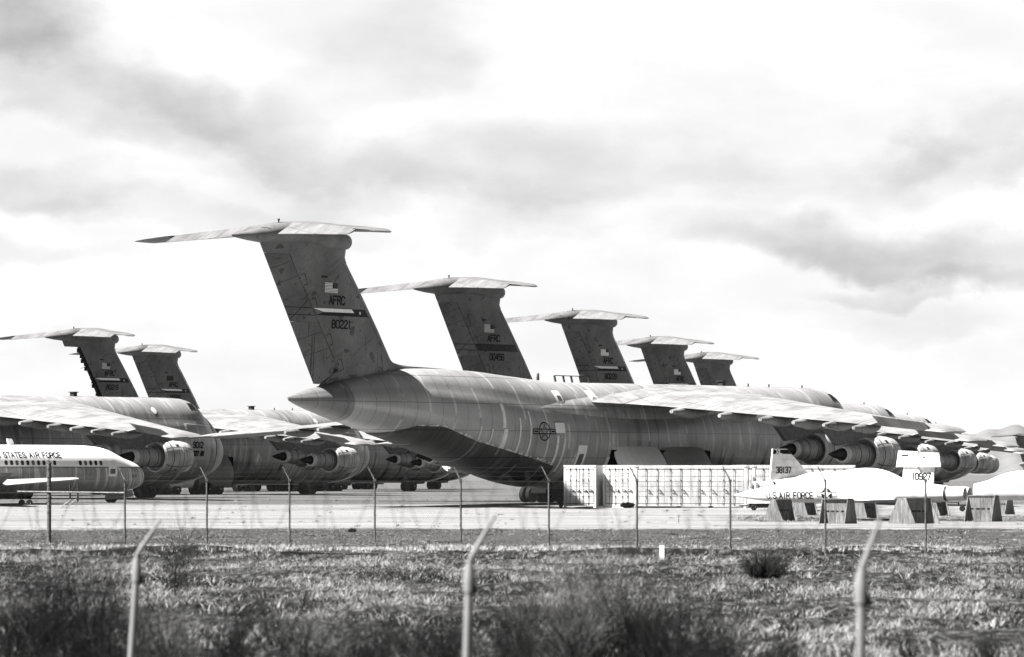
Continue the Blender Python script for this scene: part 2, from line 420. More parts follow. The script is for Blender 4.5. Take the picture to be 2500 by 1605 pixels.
WING = [(0, 19.2, 39.5, 1.3, .085), (3.2, 20.6, 38.6, 1.6, .09), (4.4, 21.2, 36.3, 2.1, .105), (6.2, 22.1, 35.2, 2.5, .115), (13, 25.7, 35.7, 2.5, .115), (26.5, 33.2, 38.4, 1.8, .11), (33.0, 36.9, 41.2, 1.0, .11), (34.0, 38.2, 41.5, 1.0, .09)]
def wing_pt(v, f, top, tscale=1.0):
    le, te, inc, tc = interp(WING, v); c = te-le
    zte = 8.12-.078*v; i = R(inc)
    yt = 5*tc*(.2969*math.sqrt(f)-.126*f-.3516*f*f+.2843*f**3-.1036*f**4)*c*tscale
    camb = .012*c*4*f*(1-f)
    z = zte+(1-f)*c*math.sin(i)+camb+(yt if top else -yt)
    return (le+f*c, z)
def wing_ring(v, sgn, fmax=1.0, tscale=1.0, n=14):
    fs = [fmax*(1-math.cos(math.pi*k/n))/2 for k in range(n+1)]
    up = [(wing_pt(v, f, True, tscale)) for f in reversed(fs)]; dn = [(wing_pt(v, f, False, tscale)) for f in fs[1:]]
    return [(X(u), -sgn*v, z) for u, z in up+dn]
def foil(le, te, tc, n=12, f0=0.0, f1=1.0):
    """list of (u, half thickness) from f0 to f1"""
    out = []
    for k in range(n+1):
        f = f0+(f1-f0)*(1-math.cos(math.pi*k/n))/2
        y = 5*tc*(.2969*math.sqrt(f)-.126*f-.3516*f*f+.2843*f**3-.1036*f**4)*(te-le)
        out.append((le+f*(te-le), max(y, .012)))
    return out
FIN_LE = lambda z: float(np.interp(z, [8, 10.2, 12.4, 15.1, 17.3, 18.3], [57.3, 58.85, 60.4, 62.45, 64.2, 64.0]))
FIN_TE = lambda z: 67.36+(z-8.49)*.605
HINGE = lambda z: 65.13+(z-9.76)*.678

def build_engine(parent, v, zc, aplug):
    """turbofan hung under the wing: x of the plug tip at u = aplug"""
    x0 = X(aplug); c = (x0, -v, zc)
    e = MB(); e.lathe([(2.05, .58), (2.12, .62), (2.5, .70), (3.2, .78), (4.2, .84), (5.0, .86), (6.2, .88)], 'x', c, 32)
    core = e.build('engine', M['core'], parent, 35)
    b = MB(); b.lathe([(2.3, .46), (1.86, .45), (1.78, .50), (1.80, .60), (2.05, .64), (2.25, .645)], 'x', c, 32, cap=False)
    b.build('exhaust_nozzle', M['lip'], core, 50)
    b = MB(); b.lathe([(0, .015), (.12, .06), (.5, .17), (1.1, .31), (1.6, .38), (2.2, .41)], 'x', c, 24); b.build('exhaust_plug', M['plug'], core, 40)
    b = MB(); b.lathe([(2.28, .02), (2.28, .50)], 'x', c, 24); b.build('exhaust_cavity', M['void'], core)
    b = MB(); b.lathe([(4.9, 1.22), (4.88, 1.26), (5.5, 1.34), (6.6, 1.38), (7.6, 1.34), (8.2, 1.26), (8.35, 1.16), (8.2, 1.06), (7.8, 1.02), (6.1, 1.06), (4.9, 1.16)], 'x', c, 40, cap=False)
    b.build('fan_cowl', M['cowl'], core, 35)
    b = MB(); b.lathe([(6.0, 1.04), (4.86, 1.12), (4.74, 1.16), (4.74, 1.26), (4.95, 1.30)], 'x', c, 40, cap=False); b.build('fan_nozzle_lip', M['lip'], core, 40)
    b = MB(); b.lathe([(5.2, .85), (5.2, 1.15)], 'x', c, 32, cap=False); b.lathe([(7.75, .02), (7.75, 1.04)], 'x', c, 32); b.build('fan_cavity', M['palegrey'], core)
    for xx, r_ in ((3.3, .795), (4.3, .85), (5.7, 1.36), (6.9, 1.385)):
        b = MB(); b.lathe([(xx, r_-.03), (xx, r_+.006), (xx+.05, r_+.006), (xx+.05, r_-.03)], 'x', c, 40, cap=False); b.build('cowl_band', M['ink'] if xx < 6 else M['palegrey'], core)
    # pylon
    le, te, inc, tc = interp(WING, v)
    def under(u): 
        f = min(max((u-le)/(te-le), .02), .98); return wing_pt(v, f, False)[1]+.08
    poly = [(aplug+1.6, under(aplug+1.6)), (aplug-1.0, zc+.62), (aplug-3.2, zc+.8), (aplug-4.3, zc+1.2), (aplug-6.4, zc+1.36), (aplug-6.6, zc+1.5), (le-.3, under(le)-.1), (le+.4, under(le+.4))]
    poly += [(le+1.5, under(le+1.5))]
    b = MB(); b.prism(poly, lambda a, z: (X(a), -v-.16, z), lambda a, z: (X(a), -v+.16, z)); b.build('pylon', M['midgrey'], core)
    for k in range(5):
        b = MB()
        a = rnd.uniform(0, 6.28); xx = rnd.choice([5.9, 6.3, 2.7, 3.6]); r = 1.37 if xx > 4 else (.73 if xx < 3 else .81)
        b.box(xx, xx+rnd.uniform(.15, .5), -.12, .12, r-.05, r+.01, T=Matrix.Translation(c) @ Matrix.Rotation(a, 4, 'X'))
        b.build('access_panel', M['darkgrey'], core)
    return core

def build_wheel(mb, x, y, z, r, w, hub_mi=1):
    mb.lathe([(-w/2, r*.55), (-w/2, r*.86), (-w*.36, r*.98), (-w*.2, r), (w*.2, r), (w*.36, r*.98), (w/2, r*.86), (w/2, r*.55)], 'y', (x, y, z), 20, 0)
    for s in (-1, 1):
        mb.lathe([(s*(w/2+.004), r*.52), (s*(w/2-.03), r*.47), (s*(w/2-.03), r*.34)], 'y', (x, y, z), 16, 1, cap=False)
        mb.lathe([(s*(w/2+.02), .001), (s*(w/2+.02), r*.16)], 'y', (x, y, z), 10, 1)

def make_transport():
    root = empty('transport_aircraft', (0, 0, 0))
    # fuselage
    mb = MB(); us = [-1.6, -1.55, -1.5, -1.35, -1.2, -.9, -.6, -.2, .3, .8, 1.3, 1.8, 2.3, 2.8, 3.2, 3.8, 4.6]+list(np.arange(5.5, 69, 1.0))+[69.2, 69.6, 69.9, 70.1, 70.2]
    mb.loft([hull_ring(u) for u in us]); hull = mb.build('fuselage', M['hull'], root, 50)
    # nose visor in paler weathered paint
    mb = MB(); rs = []
    for u in [-1.6, -1.55, -1.5, -1.35, -1.2, -.9, -.6, -.2, .3, .8, 1.3]:
        zb, zt, w = smooth_tab(HULL, u); rs.append([(X(u)+.03, y*(w+.03), zb-.03+(zt-zb+.06)*z) for y, z in SEC])
    mb.loft(rs, cap1=False); mb.build('nose_cap', M['radome'], hull, 50)
    mb = MB(); rs = []
    for u in [64.9, 65.5, 66.2, 67, 68, 68.7, 69.2, 69.6, 69.9, 70.1, 70.24]:
        zb, zt, w = smooth_tab(HULL, u); rs.append([(X(u)-.02, y*(w+.02), zb-.02+(zt-zb+.04)*z) for y, z in SEC])
    mb.loft(rs, cap0=False); mb.build('tail_cone', M['cone'], hull, 50)
    # cockpit glazing
    lay = [([[(X(3.2), 8.45), (X(1.9), 8.05), (X(2.1), 8.5), (X(3.0), 8.95)], [(X(4.4), 8.5), (X(3.4), 8.5), (X(3.3), 9.0), (X(4.2), 9.05)]], 0, 0)]
    for s in (-1, 1): decal('cockpit_window', hull, lay, [M['black']], hull, side=s, off=.03)
    # wing roots fairing on the shoulders
    for sgn in (1, -1):
        mb = MB(); rs = []
        for k in range(19):
            u = 16.5+k*(45.5-16.5)/18; t_ = math.sin(math.pi*min(max((u-16.5)/29, 0.001), .999))
            ring = []
            zc = 8.05-.022*(u-16); hh = .1+1.0*t_**.8; pr = .02+.26*t_**.8
            for j in range(13):
                z = zc+hh*(1-j/6.0)*.999; ring.append((X(u), -sgn*(hull_side(u, z)-.03+pr*math.cos(math.pi/2*(1-j/6.0))**1.2), z))
            ring += [(X(u), -sgn*1.0, zc-hh*.9), (X(u), -sgn*1.0, zc+hh*.9)]
            rs.append(ring)
        mb.loft(rs); mb.build('wing_root_fairing', M['hull'], root, 60)
    # wings
    for sgn in (1, -1):
        mb = MB(); vs = [2.2, 2.8, 3.2, 3.8, 4.4, 5.2, 6.2, 7, 9, 11, 13, 15, 17, 19, 21, 23, 25, 26.4]
        mb.loft([wing_ring(v, sgn) for v in vs]); mb.loft([wing_ring(v, sgn, .76) for v in (26.4, 28, 30, 32.2)])
        mb.loft([wing_ring(32.2, sgn, .99), wing_ring(33.0, sgn, .99), wing_ring(33.6, sgn, .99, .85), wing_ring(33.9, sgn, .98, .5), wing_ring(34.0, sgn, .97, .1)])
        w = mb.build('wing', M['wing'], root, 35)
        # raised aileron
        mb = MB(); rr = []
        up = 27 if sgn > 0 else -6
        for v in (26.5, 29, 32.1):
            le, te, inc, tc = interp(WING, v); h = wing_pt(v, .76, True); g = wing_pt(v, .76, False); L = (te-le)*.25
            tx = (h[0]+.05+L*math.cos(R(up)), (h[1]+g[1])/2+L*math.sin(R(up)))
            rr.append([(X(h[0]+.03), -sgn*v, h[1]), (X(tx[0]), -sgn*v, tx[1]+.02), (X(tx[0]), -sgn*v, tx[1]-.02), (X(g[0]+.03), -sgn*v, g[1])])
        mb.loft(rr); mb.build('aileron', M['wing'], w)
        # flap track fairings
        for v in (8.4, 12.8, 16.8, 20.0, 22.9, 25.7):
            le, te, inc, tc = interp(WING, v); c = te-le; mb = MB(); rs = []
            L0, L1 = te-min(3.8, c*.45), te+1.25
            for k in range(13):
                t_ = k/12; u = L0+(L1-L0)*t_
                hh = [.03, .3, .45, .55, .62, .66, .68, .68, .64, .58, .5, .42, .24][k]*(1.1 if v > 22 else 1.28); ww = hh*.5
                f = min(max((u-le)/c, 0), 1); zt = wing_pt(v, f, False)[1]+.05-(max(0, u-te)*.16)
                rs.append([(X(u), -sgn*v+ww*math.cos(a), zt-hh*.9*(.5-.5*math.sin(a))) for a in [2*math.pi*j/14 for j in range(14)]])
            mb.loft(rs); mb.build('flap_track_fairing', M['wing'], w, 50)
        # engines
        build_engine(root, sgn*12.2, 4.45, 28.2)
        build_engine(root, sgn*18.9, 4.05, 31.9)
    # fin
    mb = MB(); rs = []
    for z in [7.9, 8.6, 9.3, 9.76, 11, 12.5, 14, 15.5, 17.0, 17.45]:
        le, te = FIN_LE(z), FIN_TE(z)
        if z >= 9.76: fh = (HINGE(z)-le)/(te-le)
        else: fh = max(((66.2+(8.57-z)*0)-le)/(te-le), .2) if z < 8.6 else (np.interp(z, [8.6, 9.76], [67.0, HINGE(9.76)])-le)/(te-le)
        fh = min(fh, .97)
        pts = foil(le, te, .10, 14, 0, fh); rs.append([(X(u), y, z) for u, y in reversed(pts)]+[(X(u), -y, z) for u, y in pts[1:]])
    mb.loft(rs)
    rs = []
    for z in [17.45, 17.9, 18.5]:
        le, te = FIN_LE(z), FIN_TE(z); pts = foil(le, te, .10, 14, 0, 1.0)
        rs.append([(X(u), y, z) for u, y in reversed(pts)]+[(X(u), -y, z) for u, y in pts[1:]])
    mb.loft(rs)
    # fillet sweeping forward from the fin foot
    fl = [(52.6, 10.06, .02), (54.5, 10.12, .08), (56.5, 10.16, .15), (57.8, 10.24, .22), (58.6, 10.36, .3), (59.1, 10.5, .3), (59.7, 10.9, .3), (60.4, 11.2, .1)]
    rs = []
    for u, zt, w in fl: rs.append([(X(u), w, 9.6), (X(u), w*.9, zt-.12), (X(u), 0, zt), (X(u), -w*.9, zt-.12), (X(u), -w, 9.6)])
    mb.loft(rs)
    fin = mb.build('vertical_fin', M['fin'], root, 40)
    # rudder, upper and lower leaves
    def leaf(z0, z1):
        mb = MB(); rs = []
        for k in range(7):
            z = z0+(z1-z0)*k/6; le, te = FIN_LE(z), FIN_TE(z)
            h = HINGE(z)+.07 if z >= 9.76 else float(np.interp(z, [8.6, 9.76], [67.2, HINGE(9.76)+.07]))
            f0 = (h-le)/(te-le); pts = foil(le, te, .10, 8, f0, 1.0)
            rs.append([(X(u), y, z) for u, y in reversed(pts)]+[(X(u), -y, z) for u, y in pts])
        mb.loft(rs); return mb
    return root, hull, fin, leaf

def finish_transport(root, hull, fin, leaf, parts=True):
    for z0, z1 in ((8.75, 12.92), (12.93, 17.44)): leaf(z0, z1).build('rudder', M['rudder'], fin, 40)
    # thin pale hinge brackets and a dark static slot
    # tail bullet
    B = [(63.86, 18.15, 18.95, .3), (64.0, 18.02, 19.05, .55), (64.6, 17.95, 19.22, .76), (65.8, 17.9, 19.45, .86), (67, 18.0, 19.6, .88), (68.5, 18.15, 19.68, .88), (70, 18.2, 19.66, .9),
         (71.5, 18.12, 19.5, .88), (73, 18.1, 19.16, .68), (74.5, 18.2, 18.82, .4), (75.6, 18.32, 18.6, .16), (76.1, 18.4, 18.5, .03)]
    mb = MB(); mb.loft([[(X(u), w*math.cos(a), (zb+zt)/2+(zt-zb)/2*math.sin(a)) for a in [2*math.pi*j/24 for j in range(24)]] for u, zb, zt, w in B])
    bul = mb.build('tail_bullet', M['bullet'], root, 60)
    mb = MB(); mb.tube((X(71.2), 0, 19.45), (X(71.2), 0, 19.72), .05, .04); mb.tube((X(71.2), 0, 19.68), (X(71.2), 0, 19.8), .08, .07); mb.build('beacon', M['black'], bul)
    ST = [(.5, 66.2, 70.7, 19.42), (3, 67.6, 71.1, 19.2), (8.0, 70.3, 72.6, 18.78), (9.6, 71.3, 73.9, 18.62), (10.2, 71.9, 74.1, 18.52), (10.47, 72.5, 74.0, 18.48)]
    for sgn in (1, -1):
        mb = MB(); rs = []
        for i, (v, le, te, z) in enumerate(ST):
            if i == 3: 
                mb.loft(rs); rs = []
                v0 = 8.05; rs.append(stab_ring(sgn, v0, 70.35, 73.6, 18.77, 1.0))
            k = 1.0 if i < 4 else (.8 if i == 4 else .3)
            rs.append(stab_ring(sgn, v, le, te, z, k, i < 3))
        mb.loft(rs); st = mb.build('tailplane', M['stab'], root, 40)
        mb = MB(); rs = []
        for v, hu, hz, tu, tz in ((.9, 70.72, 19.40, 72.35, 18.70), (3, 71.12, 19.2, 72.6, 18.62), (7.95, 72.6, 18.78, 73.62, 18.36)):
            th = .17-.01*v
            rs.append([(X(hu), -sgn*v, hz+th), (X(hu+.3), -sgn*v, hz+th*.75-.12), (X(tu), -sgn*v, tz+.02), (X(tu), -sgn*v, tz-.02), (X(hu+.3), -sgn*v, hz-th-.1), (X(hu), -sgn*v, hz-th)])
        mb.loft(rs); mb.build('elevator', M['stab'], st, 40)
    # gear pods: bulged covers standing proud of the lower hull
    for sgn in (1, -1):
        for u0, u1 in ((31.6, 37.4), (25.6, 31.0)):
            mb = MB(); rs = []
            n = 9
            for k in range(9):
                t_ = k/8; bul_ = math.sin(math.pi*(.22+.70*(1-t_)))**.5; ring = []
                for j in range(n+1):
                    a = j/n; z = 4.75-3.5*a; sh = .9*(a**1.6)
                    u = u1-.1-sh*(1-t_)+(u0-u1)*t_
                    y = 3.3+(1.75*bul_)*math.sin(math.pi*min(a*.78+.02, 1))**.8
                    ring.append((X(u), -sgn*y, z))
                ring += [(q[0], q[1]+sgn*.12, q[2]-.03) for q in reversed(ring)]
                rs.append(ring)
            mb.loft(rs); mb.build('gear_pod_door', M['white'] if u0 > 30 else M['palegrey'], root, 50)  # aft door whitened in place of sunlight, fore door left grey
        mb = MB(); mb.box(X(37.3), X(24.5), -sgn*3.75, -sgn*2.4, 1.2, 4.4); mb.build('gear_bay', M['void'], root)
    # landing gear
    g0 = .48
    for (u, v) in ((35.2, 3.9), (28.6, 3.9), (35.2, -3.9), (28.6, -3.9)):
        mb = MB(); mb.tube((X(u), -v, g0+.7), (X(u-.2), -v*.82, 3.2), .2, .26, 10); mb.tube((X(u)-1.2, -v, g0+.62), (X(u)+1.2, -v, g0+.62), .13, .13, 8)
        mb.tube((X(u), -v-.9, g0+.62), (X(u), -v+.9, g0+.62), .12, .12, 8); mb.tube((X(u)+1.1, -v, g0+.8), (X(u)+.2, -v*.85, 2.8), .09, .09, 6)
        gear = mb.build('main_gear', M['darkgrey'], root)
        for dx, dys in ((1.2, (-.4, .4)), (-1.2, (-1.05, -.45, .45, 1.05))):
            for dy in dys:
                mb = MB(); build_wheel(mb, X(u)+dx, -v+dy, g0+.62, .62, .42); mb.build('wheel', [M['tyre'], M['hub']], gear, 40)
    mb = MB(); mb.tube((X(8), 0, g0+.6), (X(7.6), 0, 2.6), .16, .2, 10); mb.tube((X(8), -.9, g0+.58), (X(8), .9, g0+.58), .1, .1, 8); mb.tube((X(8), 0, g0+.8), (X(6), 0, 2.2), .07, .07, 6)
    mb.prism([(8.9, 2.0), (5.9, 2.0), (6.2, 1.4), (8.6, 1.3)], lambda u, z: (X(u), -1.15, z), lambda u, z: (X(u), -1.10, z))
    gear = mb.build('nose_gear', M['darkgrey'], root)
    for dy in (-.78, -.3, .3, .78):
        mb = MB(); build_wheel(mb, X(8), dy, g0+.58, .58, .38); mb.build('wheel', [M['tyre'], M['hub']], gear, 40)
    # roof antenna blades and vent
    mb = MB()
    mb.prism([(17.5, 9.45), (17.05, 9.45), (17.05, 9.85), (17.5, 9.85)], lambda u, z: (X(u), -.22, z), lambda u, z: (X(u), .22, z))
    mb.box(X(17.6), X(16.95), -.32, .32, 9.83, 9.9); mb.build('roof_vent', M['darkgrey'], hull)
    for u in (13.5, 10.5, 5.6):
        mb = MB(); mb.tube((X(u), 0, 9.4), (X(u), 0, 9.75), .07, .05); mb.build('antenna', M['darkgrey'], hull)
    return root
def stab_ring(sgn, v, le, te, z, k, cut=False):
    n = 10; up, dn = [], []
    for i in range(n+1):
        f = (1-math.cos(math.pi*i/n))/2; fm = f*(.72 if cut else 1.0)
        chord = (te-le)/(.72 if cut else 1.0)
        y = 5*.105*(.2969*math.sqrt(fm)-.126*fm-.3516*fm*fm+.2843*fm**3-.1036*fm**4)*chord*k
        u = le+fm*chord; up.append((X(u), -sgn*v, z+max(y, .01))); dn.append((X(u), -sgn*v, z-max(y, .01)))
    return list(reversed(up))+dn[1:]

# flag / band / lettering of one fin
def fin_marks(fin, serial, flag='stripes', band='texas', wear=0):
    BV.setdefault('x', None)
    if serial: decal('serial_number', fin, [(glyph_polys(serial, X(65.98), 12.60, 1.9, .52, .105), 0, 0)], [M['ink']], fin, off=.012, seg=.5)
    decal('command_letters', fin, [(glyph_polys('AFRC', X(66.3), 14.22, 1.6, .54, .115), 0, 0)], [M['ink']], fin, off=.012, seg=.5)
    x0, x1, z0, z1 = X(66.78), X(65.44), 15.0, 15.66
    if flag == 'stripes':
        lay = [([[(x0, z0+(z1-z0)*k/13), (x1, z0+(z1-z0)*k/13), (x1, z0+(z1-z0)*(k+1)/13), (x0, z0+(z1-z0)*(k+1)/13)] for k in range(0, 13, 2)], 0, 0),
               ([[(x0+(x1-x0)*.58, z0+(z1-z0)*.46), (x1, z0+(z1-z0)*.46), (x1, z1), (x0+(x1-x0)*.58, z1)]], 1, .006)]
    elif flag == 'block':
        lay = [([[(x0, z0), (x1, z0), (x1, z0+.36), (x0+(x1-x0)*.62, z0+.36), (x0+(x1-x0)*.62, z1), (x0, z1)]], 0, 0), ([[(x0+(x1-x0)*.62, z0+.36), (x1, z0+.36), (x1, z1), (x0+(x1-x0)*.62, z1)]], 1, .006)]
    else:
        lay = [([[(x0, z0), (x1, z0), (x1, z1), (x0, z1)]], 1, 0)]
    decal('flag_marking', fin, lay, [M['white'], M['darkgrey']], fin, off=.012, seg=.5)
    decal('intake_slot', fin, [([[(X(67.15), 15.98), (X(66.55), 15.98), (X(66.55), 16.12), (X(67.15), 16.12)]], 0, 0)], [M['black']], fin, off=.02)
    h0, h1 = HINGE(13.42)-.06, HINGE(13.9)-.06
    if band == 'texas':
        lay = [([[(X(h0), 13.42), (X(62.0), 13.42), (X(62.32), 13.94), (X(h1), 13.92)]], 0, 0),
               ([[(X(h1), 13.90), (X(63.94), 13.91), (X(63.66), 13.67), (X(66.84), 13.66)]], 1, .008), ([[(X(h1)+.0, 13.90), (X(66.84), 13.66), (X(h0)+.05, 13.44)]], 2, .008),
               ([star(X(63.0), 13.68, .15)], 1, .01)]
        decal('fin_band', fin, lay, [M['black'], M['white'], M['midgrey']], fin, off=.014, seg=.6)
    else:
        lay = [([[(X(h0), 13.42), (X(62.0), 13.42), (X(62.32), 13.94), (X(h1), 13.92)]], 0, 0), ([[(X(h1), 13.9), (X(62.3), 13.92), (X(62.28), 13.97), (X(h1), 13.95)], [(X(h0), 13.38), (X(62), 13.38), (X(62), 13.43), (X(h0), 13.43)]], 1, .01)]
        decal('fin_band', fin, lay, [M['darkgrey'], M['ink']], fin, off=.014, seg=.6)
def rudder_band(rud_list):
    for r_ in rud_list:
        zz = [v.co.z for v in r_.data.vertices]
        lo, hi = min(zz), max(zz)
        if lo > 12.9 and False: continue
        L = []
        for z in (13.40, 13.90):
            if lo < z < hi: L.append([(X(FIN_TE(z)-.04), z-.025), (X(HINGE(z)+.1), z-.02), (X(HINGE(z)+.1), z+.025), (X(FIN_TE(z)-.04), z+.02)])
        diag = [(X(FIN_TE(13.1)-.1), 13.02), (X(HINGE(14.5)+.1), 14.38), (X(HINGE(14.5)+.1), 14.44), (X(FIN_TE(13.1)-.1), 13.08)]
        if hi > 14: L.append(diag)
        for z in (10.6, 11.7, 12.4, 15.4, 16.4):
            if lo < z < hi-.7: L.append([(X(FIN_TE(z)-.08), z-.012), (X(HINGE(z+.6)+.14), z+.6-.012), (X(HINGE(z+.6)+.14), z+.6+.012), (X(FIN_TE(z)-.08), z+.012)])
        decal('painted_line', r_, [(L, 0, 0)], [M['ink']], r_, off=.012, seg=.6)

print('building transports')
proto, phull, pfin, pleaf = make_transport()
finish_transport(proto, phull, pfin, pleaf)
rudder_band([c for c in kids(pfin) if c.name.startswith('rudder')])
# hinge brackets on the fin
for z in (16.0, 14.4, 12.0, 10.3):
    u = HINGE(z); decal('hinge_bracket', pfin, [([[(X(u)-.02, z), (X(u)+.55, z+.2), (X(u)+.55, z+.24), (X(u)-.02, z+.04)], [(X(u)+.5, z+.22), (X(u)+.8, z-.5), (X(u)+.84, z-.5), (X(u)+.55, z+.22)], [(X(u)+.15, z-.75), (X(u)+.84, z-.52), (X(u)+.84, z-.48), (X(u)+.15, z-.7)]], 0, 0)], [M['ink']], pfin, off=.02, seg=.4)
decal('leading_edge_seam', pfin, [([[(X(FIN_LE(a)+.75), a), (X(FIN_LE(a+1)+.75), a+1), (X(FIN_LE(a+1)+.72), a+1), (X(FIN_LE(a)+.72), a)] for a in range(10, 17)], 0, 0)], [M['ink']], pfin, off=.014)

PLANES = [  # key, X, Z, heading offset, serial, flag, band, label
 ('T1', 5.81, 302.8, .012, '80221', 'stripes', 'texas', 'weathered grey four engined transport aircraft with serial 80221, nearest and largest, tail toward the road'),
 ('T2', 16.8, 379.9, -.014, '00456', 'stripes', 'plain', 'grey transport with serial 00456 and plain fin band, its tail second in the main row'),
 ('T3', 28.2, 450.3, -.003, '80226', 'block', 'texas', 'grey transport aircraft with serial 80226 and a white patch on its fin'),
 ('T4', 39.5, 531.0, -.02, None, 'block', 'texas', 'grey transport aircraft whose fin shows only AFRC and a white patch above the foreground fuselage'),
 ('T5', 48.2, 596.7, .002, None, 'none', 'texas', 'grey transport aircraft with the smallest and rightmost T tail of the main row'),
 ('L1', -49.6, 345.5, -.012, None, 'stripes', 'texas', 'grey transport with 9012 on its rounded nose, wing reaching over the white passenger jet'),
 ('L2', -38.5, 420., .0, None, 'stripes', 'texas', 'grey transport aircraft whose striped nose shows behind the tail wing of the nearest aircraft'),
 ('A', -29.44, 503.1, .008, '80219', 'stripes', 'texas', 'grey transport aircraft with serial 80219 whose rudder is missing'),
 ('B', -27.2, 564.0, .015, '90016', 'dark', 'texas', 'grey transport aircraft with serial 90016 and a dark flag at left')]
PHI = .923
FR = {}
roots = {}
for i, (key, x, z, dh, ser, flag, band, label) in enumerate(PLANES):
    # the prototype keeps its place as the first aircraft, the rest are copies
    roots[key] = proto if i == 0 else copy_tree(proto)
for (key, x, z, dh, ser, flag, band, label) in PLANES:
    r = roots[key]; r.location = (x, z, 0); r.rotation_euler = (0, 0, PHI+dh)
    tag(r, label, 'aircraft', 'four engined grey transports parked in two rows')
    ch = kids(r)
    fin = [c for c in ch if c.name.startswith('vertical_fin')][0]
    hull = [c for c in ch if c.name.startswith('fuselage')][0]
    BV[fin.name] = BV.get(pfin.name) or BV.setdefault(pfin.name, BVHTree.FromPolygons([v.co.copy() for v in pfin.data.vertices], [list(p_.vertices) for p_ in pfin.data.polygons]))
    BV[hull.name] = BV.get(phull.name) or BV.setdefault(phull.name, BVHTree.FromPolygons([v.co.copy() for v in phull.data.vertices], [list(p_.vertices) for p_ in phull.data.polygons]))
    if key not in ('T5', 'L1', 'L2'): fin_marks(fin, ser, flag, band)
    FR[key] = (r, hull, fin)
    if key in ('B', 'T3'):
        L = [[(X(FIN_LE(a)+.62), a), (X(FIN_LE(a+.8)+.62), a+.8), (X(FIN_LE(a+.8)+.50), a+.8), (X(FIN_LE(a)+.50), a)] for a in np.arange(10, 16.8, .8)]
        L += [[(X(FIN_LE(a)+.6), a), (X(FIN_LE(a)+.6), a+.14), (X(FIN_LE(a)-.0), a-.06), (X(FIN_LE(a)-.0), a-.2)] for a in (12.0, 14.6, 16.6)]
        decal('leading_edge_tape', fin, [(L, 0, 0)], [M['white']], fin, off=.02, seg=.4)
    if key == 'A':
        for c in [c for c in kids(fin) if c.name.startswith('rudder')]:
            for k in kids(c): bpy.data.objects.remove(k)
            bpy.data.objects.remove(c)
        mb = MB()      # torn inner structure left behind
        zz = 9.8
        while zz < 17.2:
            u = HINGE(zz)+.03; w = rnd.uniform(.25, .75); mb.box(X(u+w), X(u), -.2, .2, zz, zz+rnd.uniform(.1, .5)); zz += rnd.uniform(.2, .6)
        for k in range(6):
            z_ = rnd.uniform(10, 16); mb.tube((X(HINGE(z_)+.1), -.1, z_), (X(HINGE(z_)+rnd.uniform(.5, 1.6)), -.2, z_+rnd.uniform(-.6, .2)), .04, .02, 5)
        mb.prism([(HINGE(9.7)-.05, 9.7), (HINGE(9.7)+.5, 9.7), (HINGE(12)+.55, 12), (HINGE(14)+.35, 14), (HINGE(17.3)+.3, 17.3), (HINGE(17.3)-.05, 17.3)], lambda a, z_: (X(a), -.12, z_), lambda a, z_: (X(a), .12, z_)); mb.build('torn_rudder_frame', M['black'], fin)

# markings and hatches of the nearest fuselage (side seen from the road)
r, hull, fin = FR['T1']
cx, cz, rr_ = X(45.62), 5.68, .62
def bars(cx, cz, r_, k=1.0):
    return [[(cx-2.15*r_, cz-.28*r_), (cx+2.15*r_, cz-.28*r_), (cx+2.15*r_, cz+.28*r_), (cx-2.15*r_, cz+.28*r_)]]
st_o, st_i = star(cx, cz, .62), star(cx, cz, .47)
o4 = [(cx-1.36, cz-.2), (cx+1.36, cz-.2), (cx+1.36, cz+.2), (cx-1.36, cz+.2)]; i4 = [(cx-1.29, cz-.13), (cx+1.29, cz-.13), (cx+1.29, cz+.13), (cx-1.29, cz+.13)]
decal('national_insignia', hull, [(ring_polys(o4, i4), 0, 0), (ring_polys(circ(cx, cz, .68), circ(cx, cz, .60)), 0, .008), (ring_polys(st_o, st_i), 0, .010),
      ([[(cx-1.2, cz-.05), (cx-.8, cz-.05), (cx-.8, cz+.05), (cx-1.2, cz+.05)], [(cx+.8, cz-.05), (cx+1.2, cz-.05), (cx+1.2, cz+.05), (cx+.8, cz+.05)]], 0, .01)], [M['ink'], M['midgrey']], hull, off=.02, seg=.25)
def hatch(u0, u1, z0, z1, win=None, mat='white', name='door', rim=False, lab=None):
    lay = [([rrect(X(u0), X(u1), z0, z1, .12)], 0, 0)]
    if win: lay.append(([rrect(X(win[0]), X(win[1]), win[2], win[3], .1)], 1, .01))
    return decal(name, hull, lay, [M[mat], M['midgrey']], hull, off=.035, seg=.3, label=lab)
hatch(44.3, 43.15, 5.58, 6.33, name='covered_hatch', lab='white taped over hatch')
decal('hatch_sill', hull, [([[(X(44.45), 6.34), (X(43.1), 6.34), (X(43.1), 6.38), (X(44.45), 6.38)]], 0, 0)], [M['ink']], hull, off=.04)
hatch(43.0, 42.05, 7.75, 8.66, (42.7, 42.2, 7.9, 8.3), name='troop_door', lab='white door with small window on upper deck')
hatch(38.55, 37.55, 7.85, 8.75, (38.1, 37.7, 7.95, 8.25), name='troop_door', lab='white door beside the wing root')
hatch(41.5, 40.4, 2.9, 4.72, (41.25, 40.65, 3.0, 4.1), name='crew_door', lab='white lower door with grey pane')
hatch(37.7, 36.4, 3.0, 3.9, name='covered_hatch'); hatch(35.2, 34.6, 3.2, 3.6, name='covered_hatch')
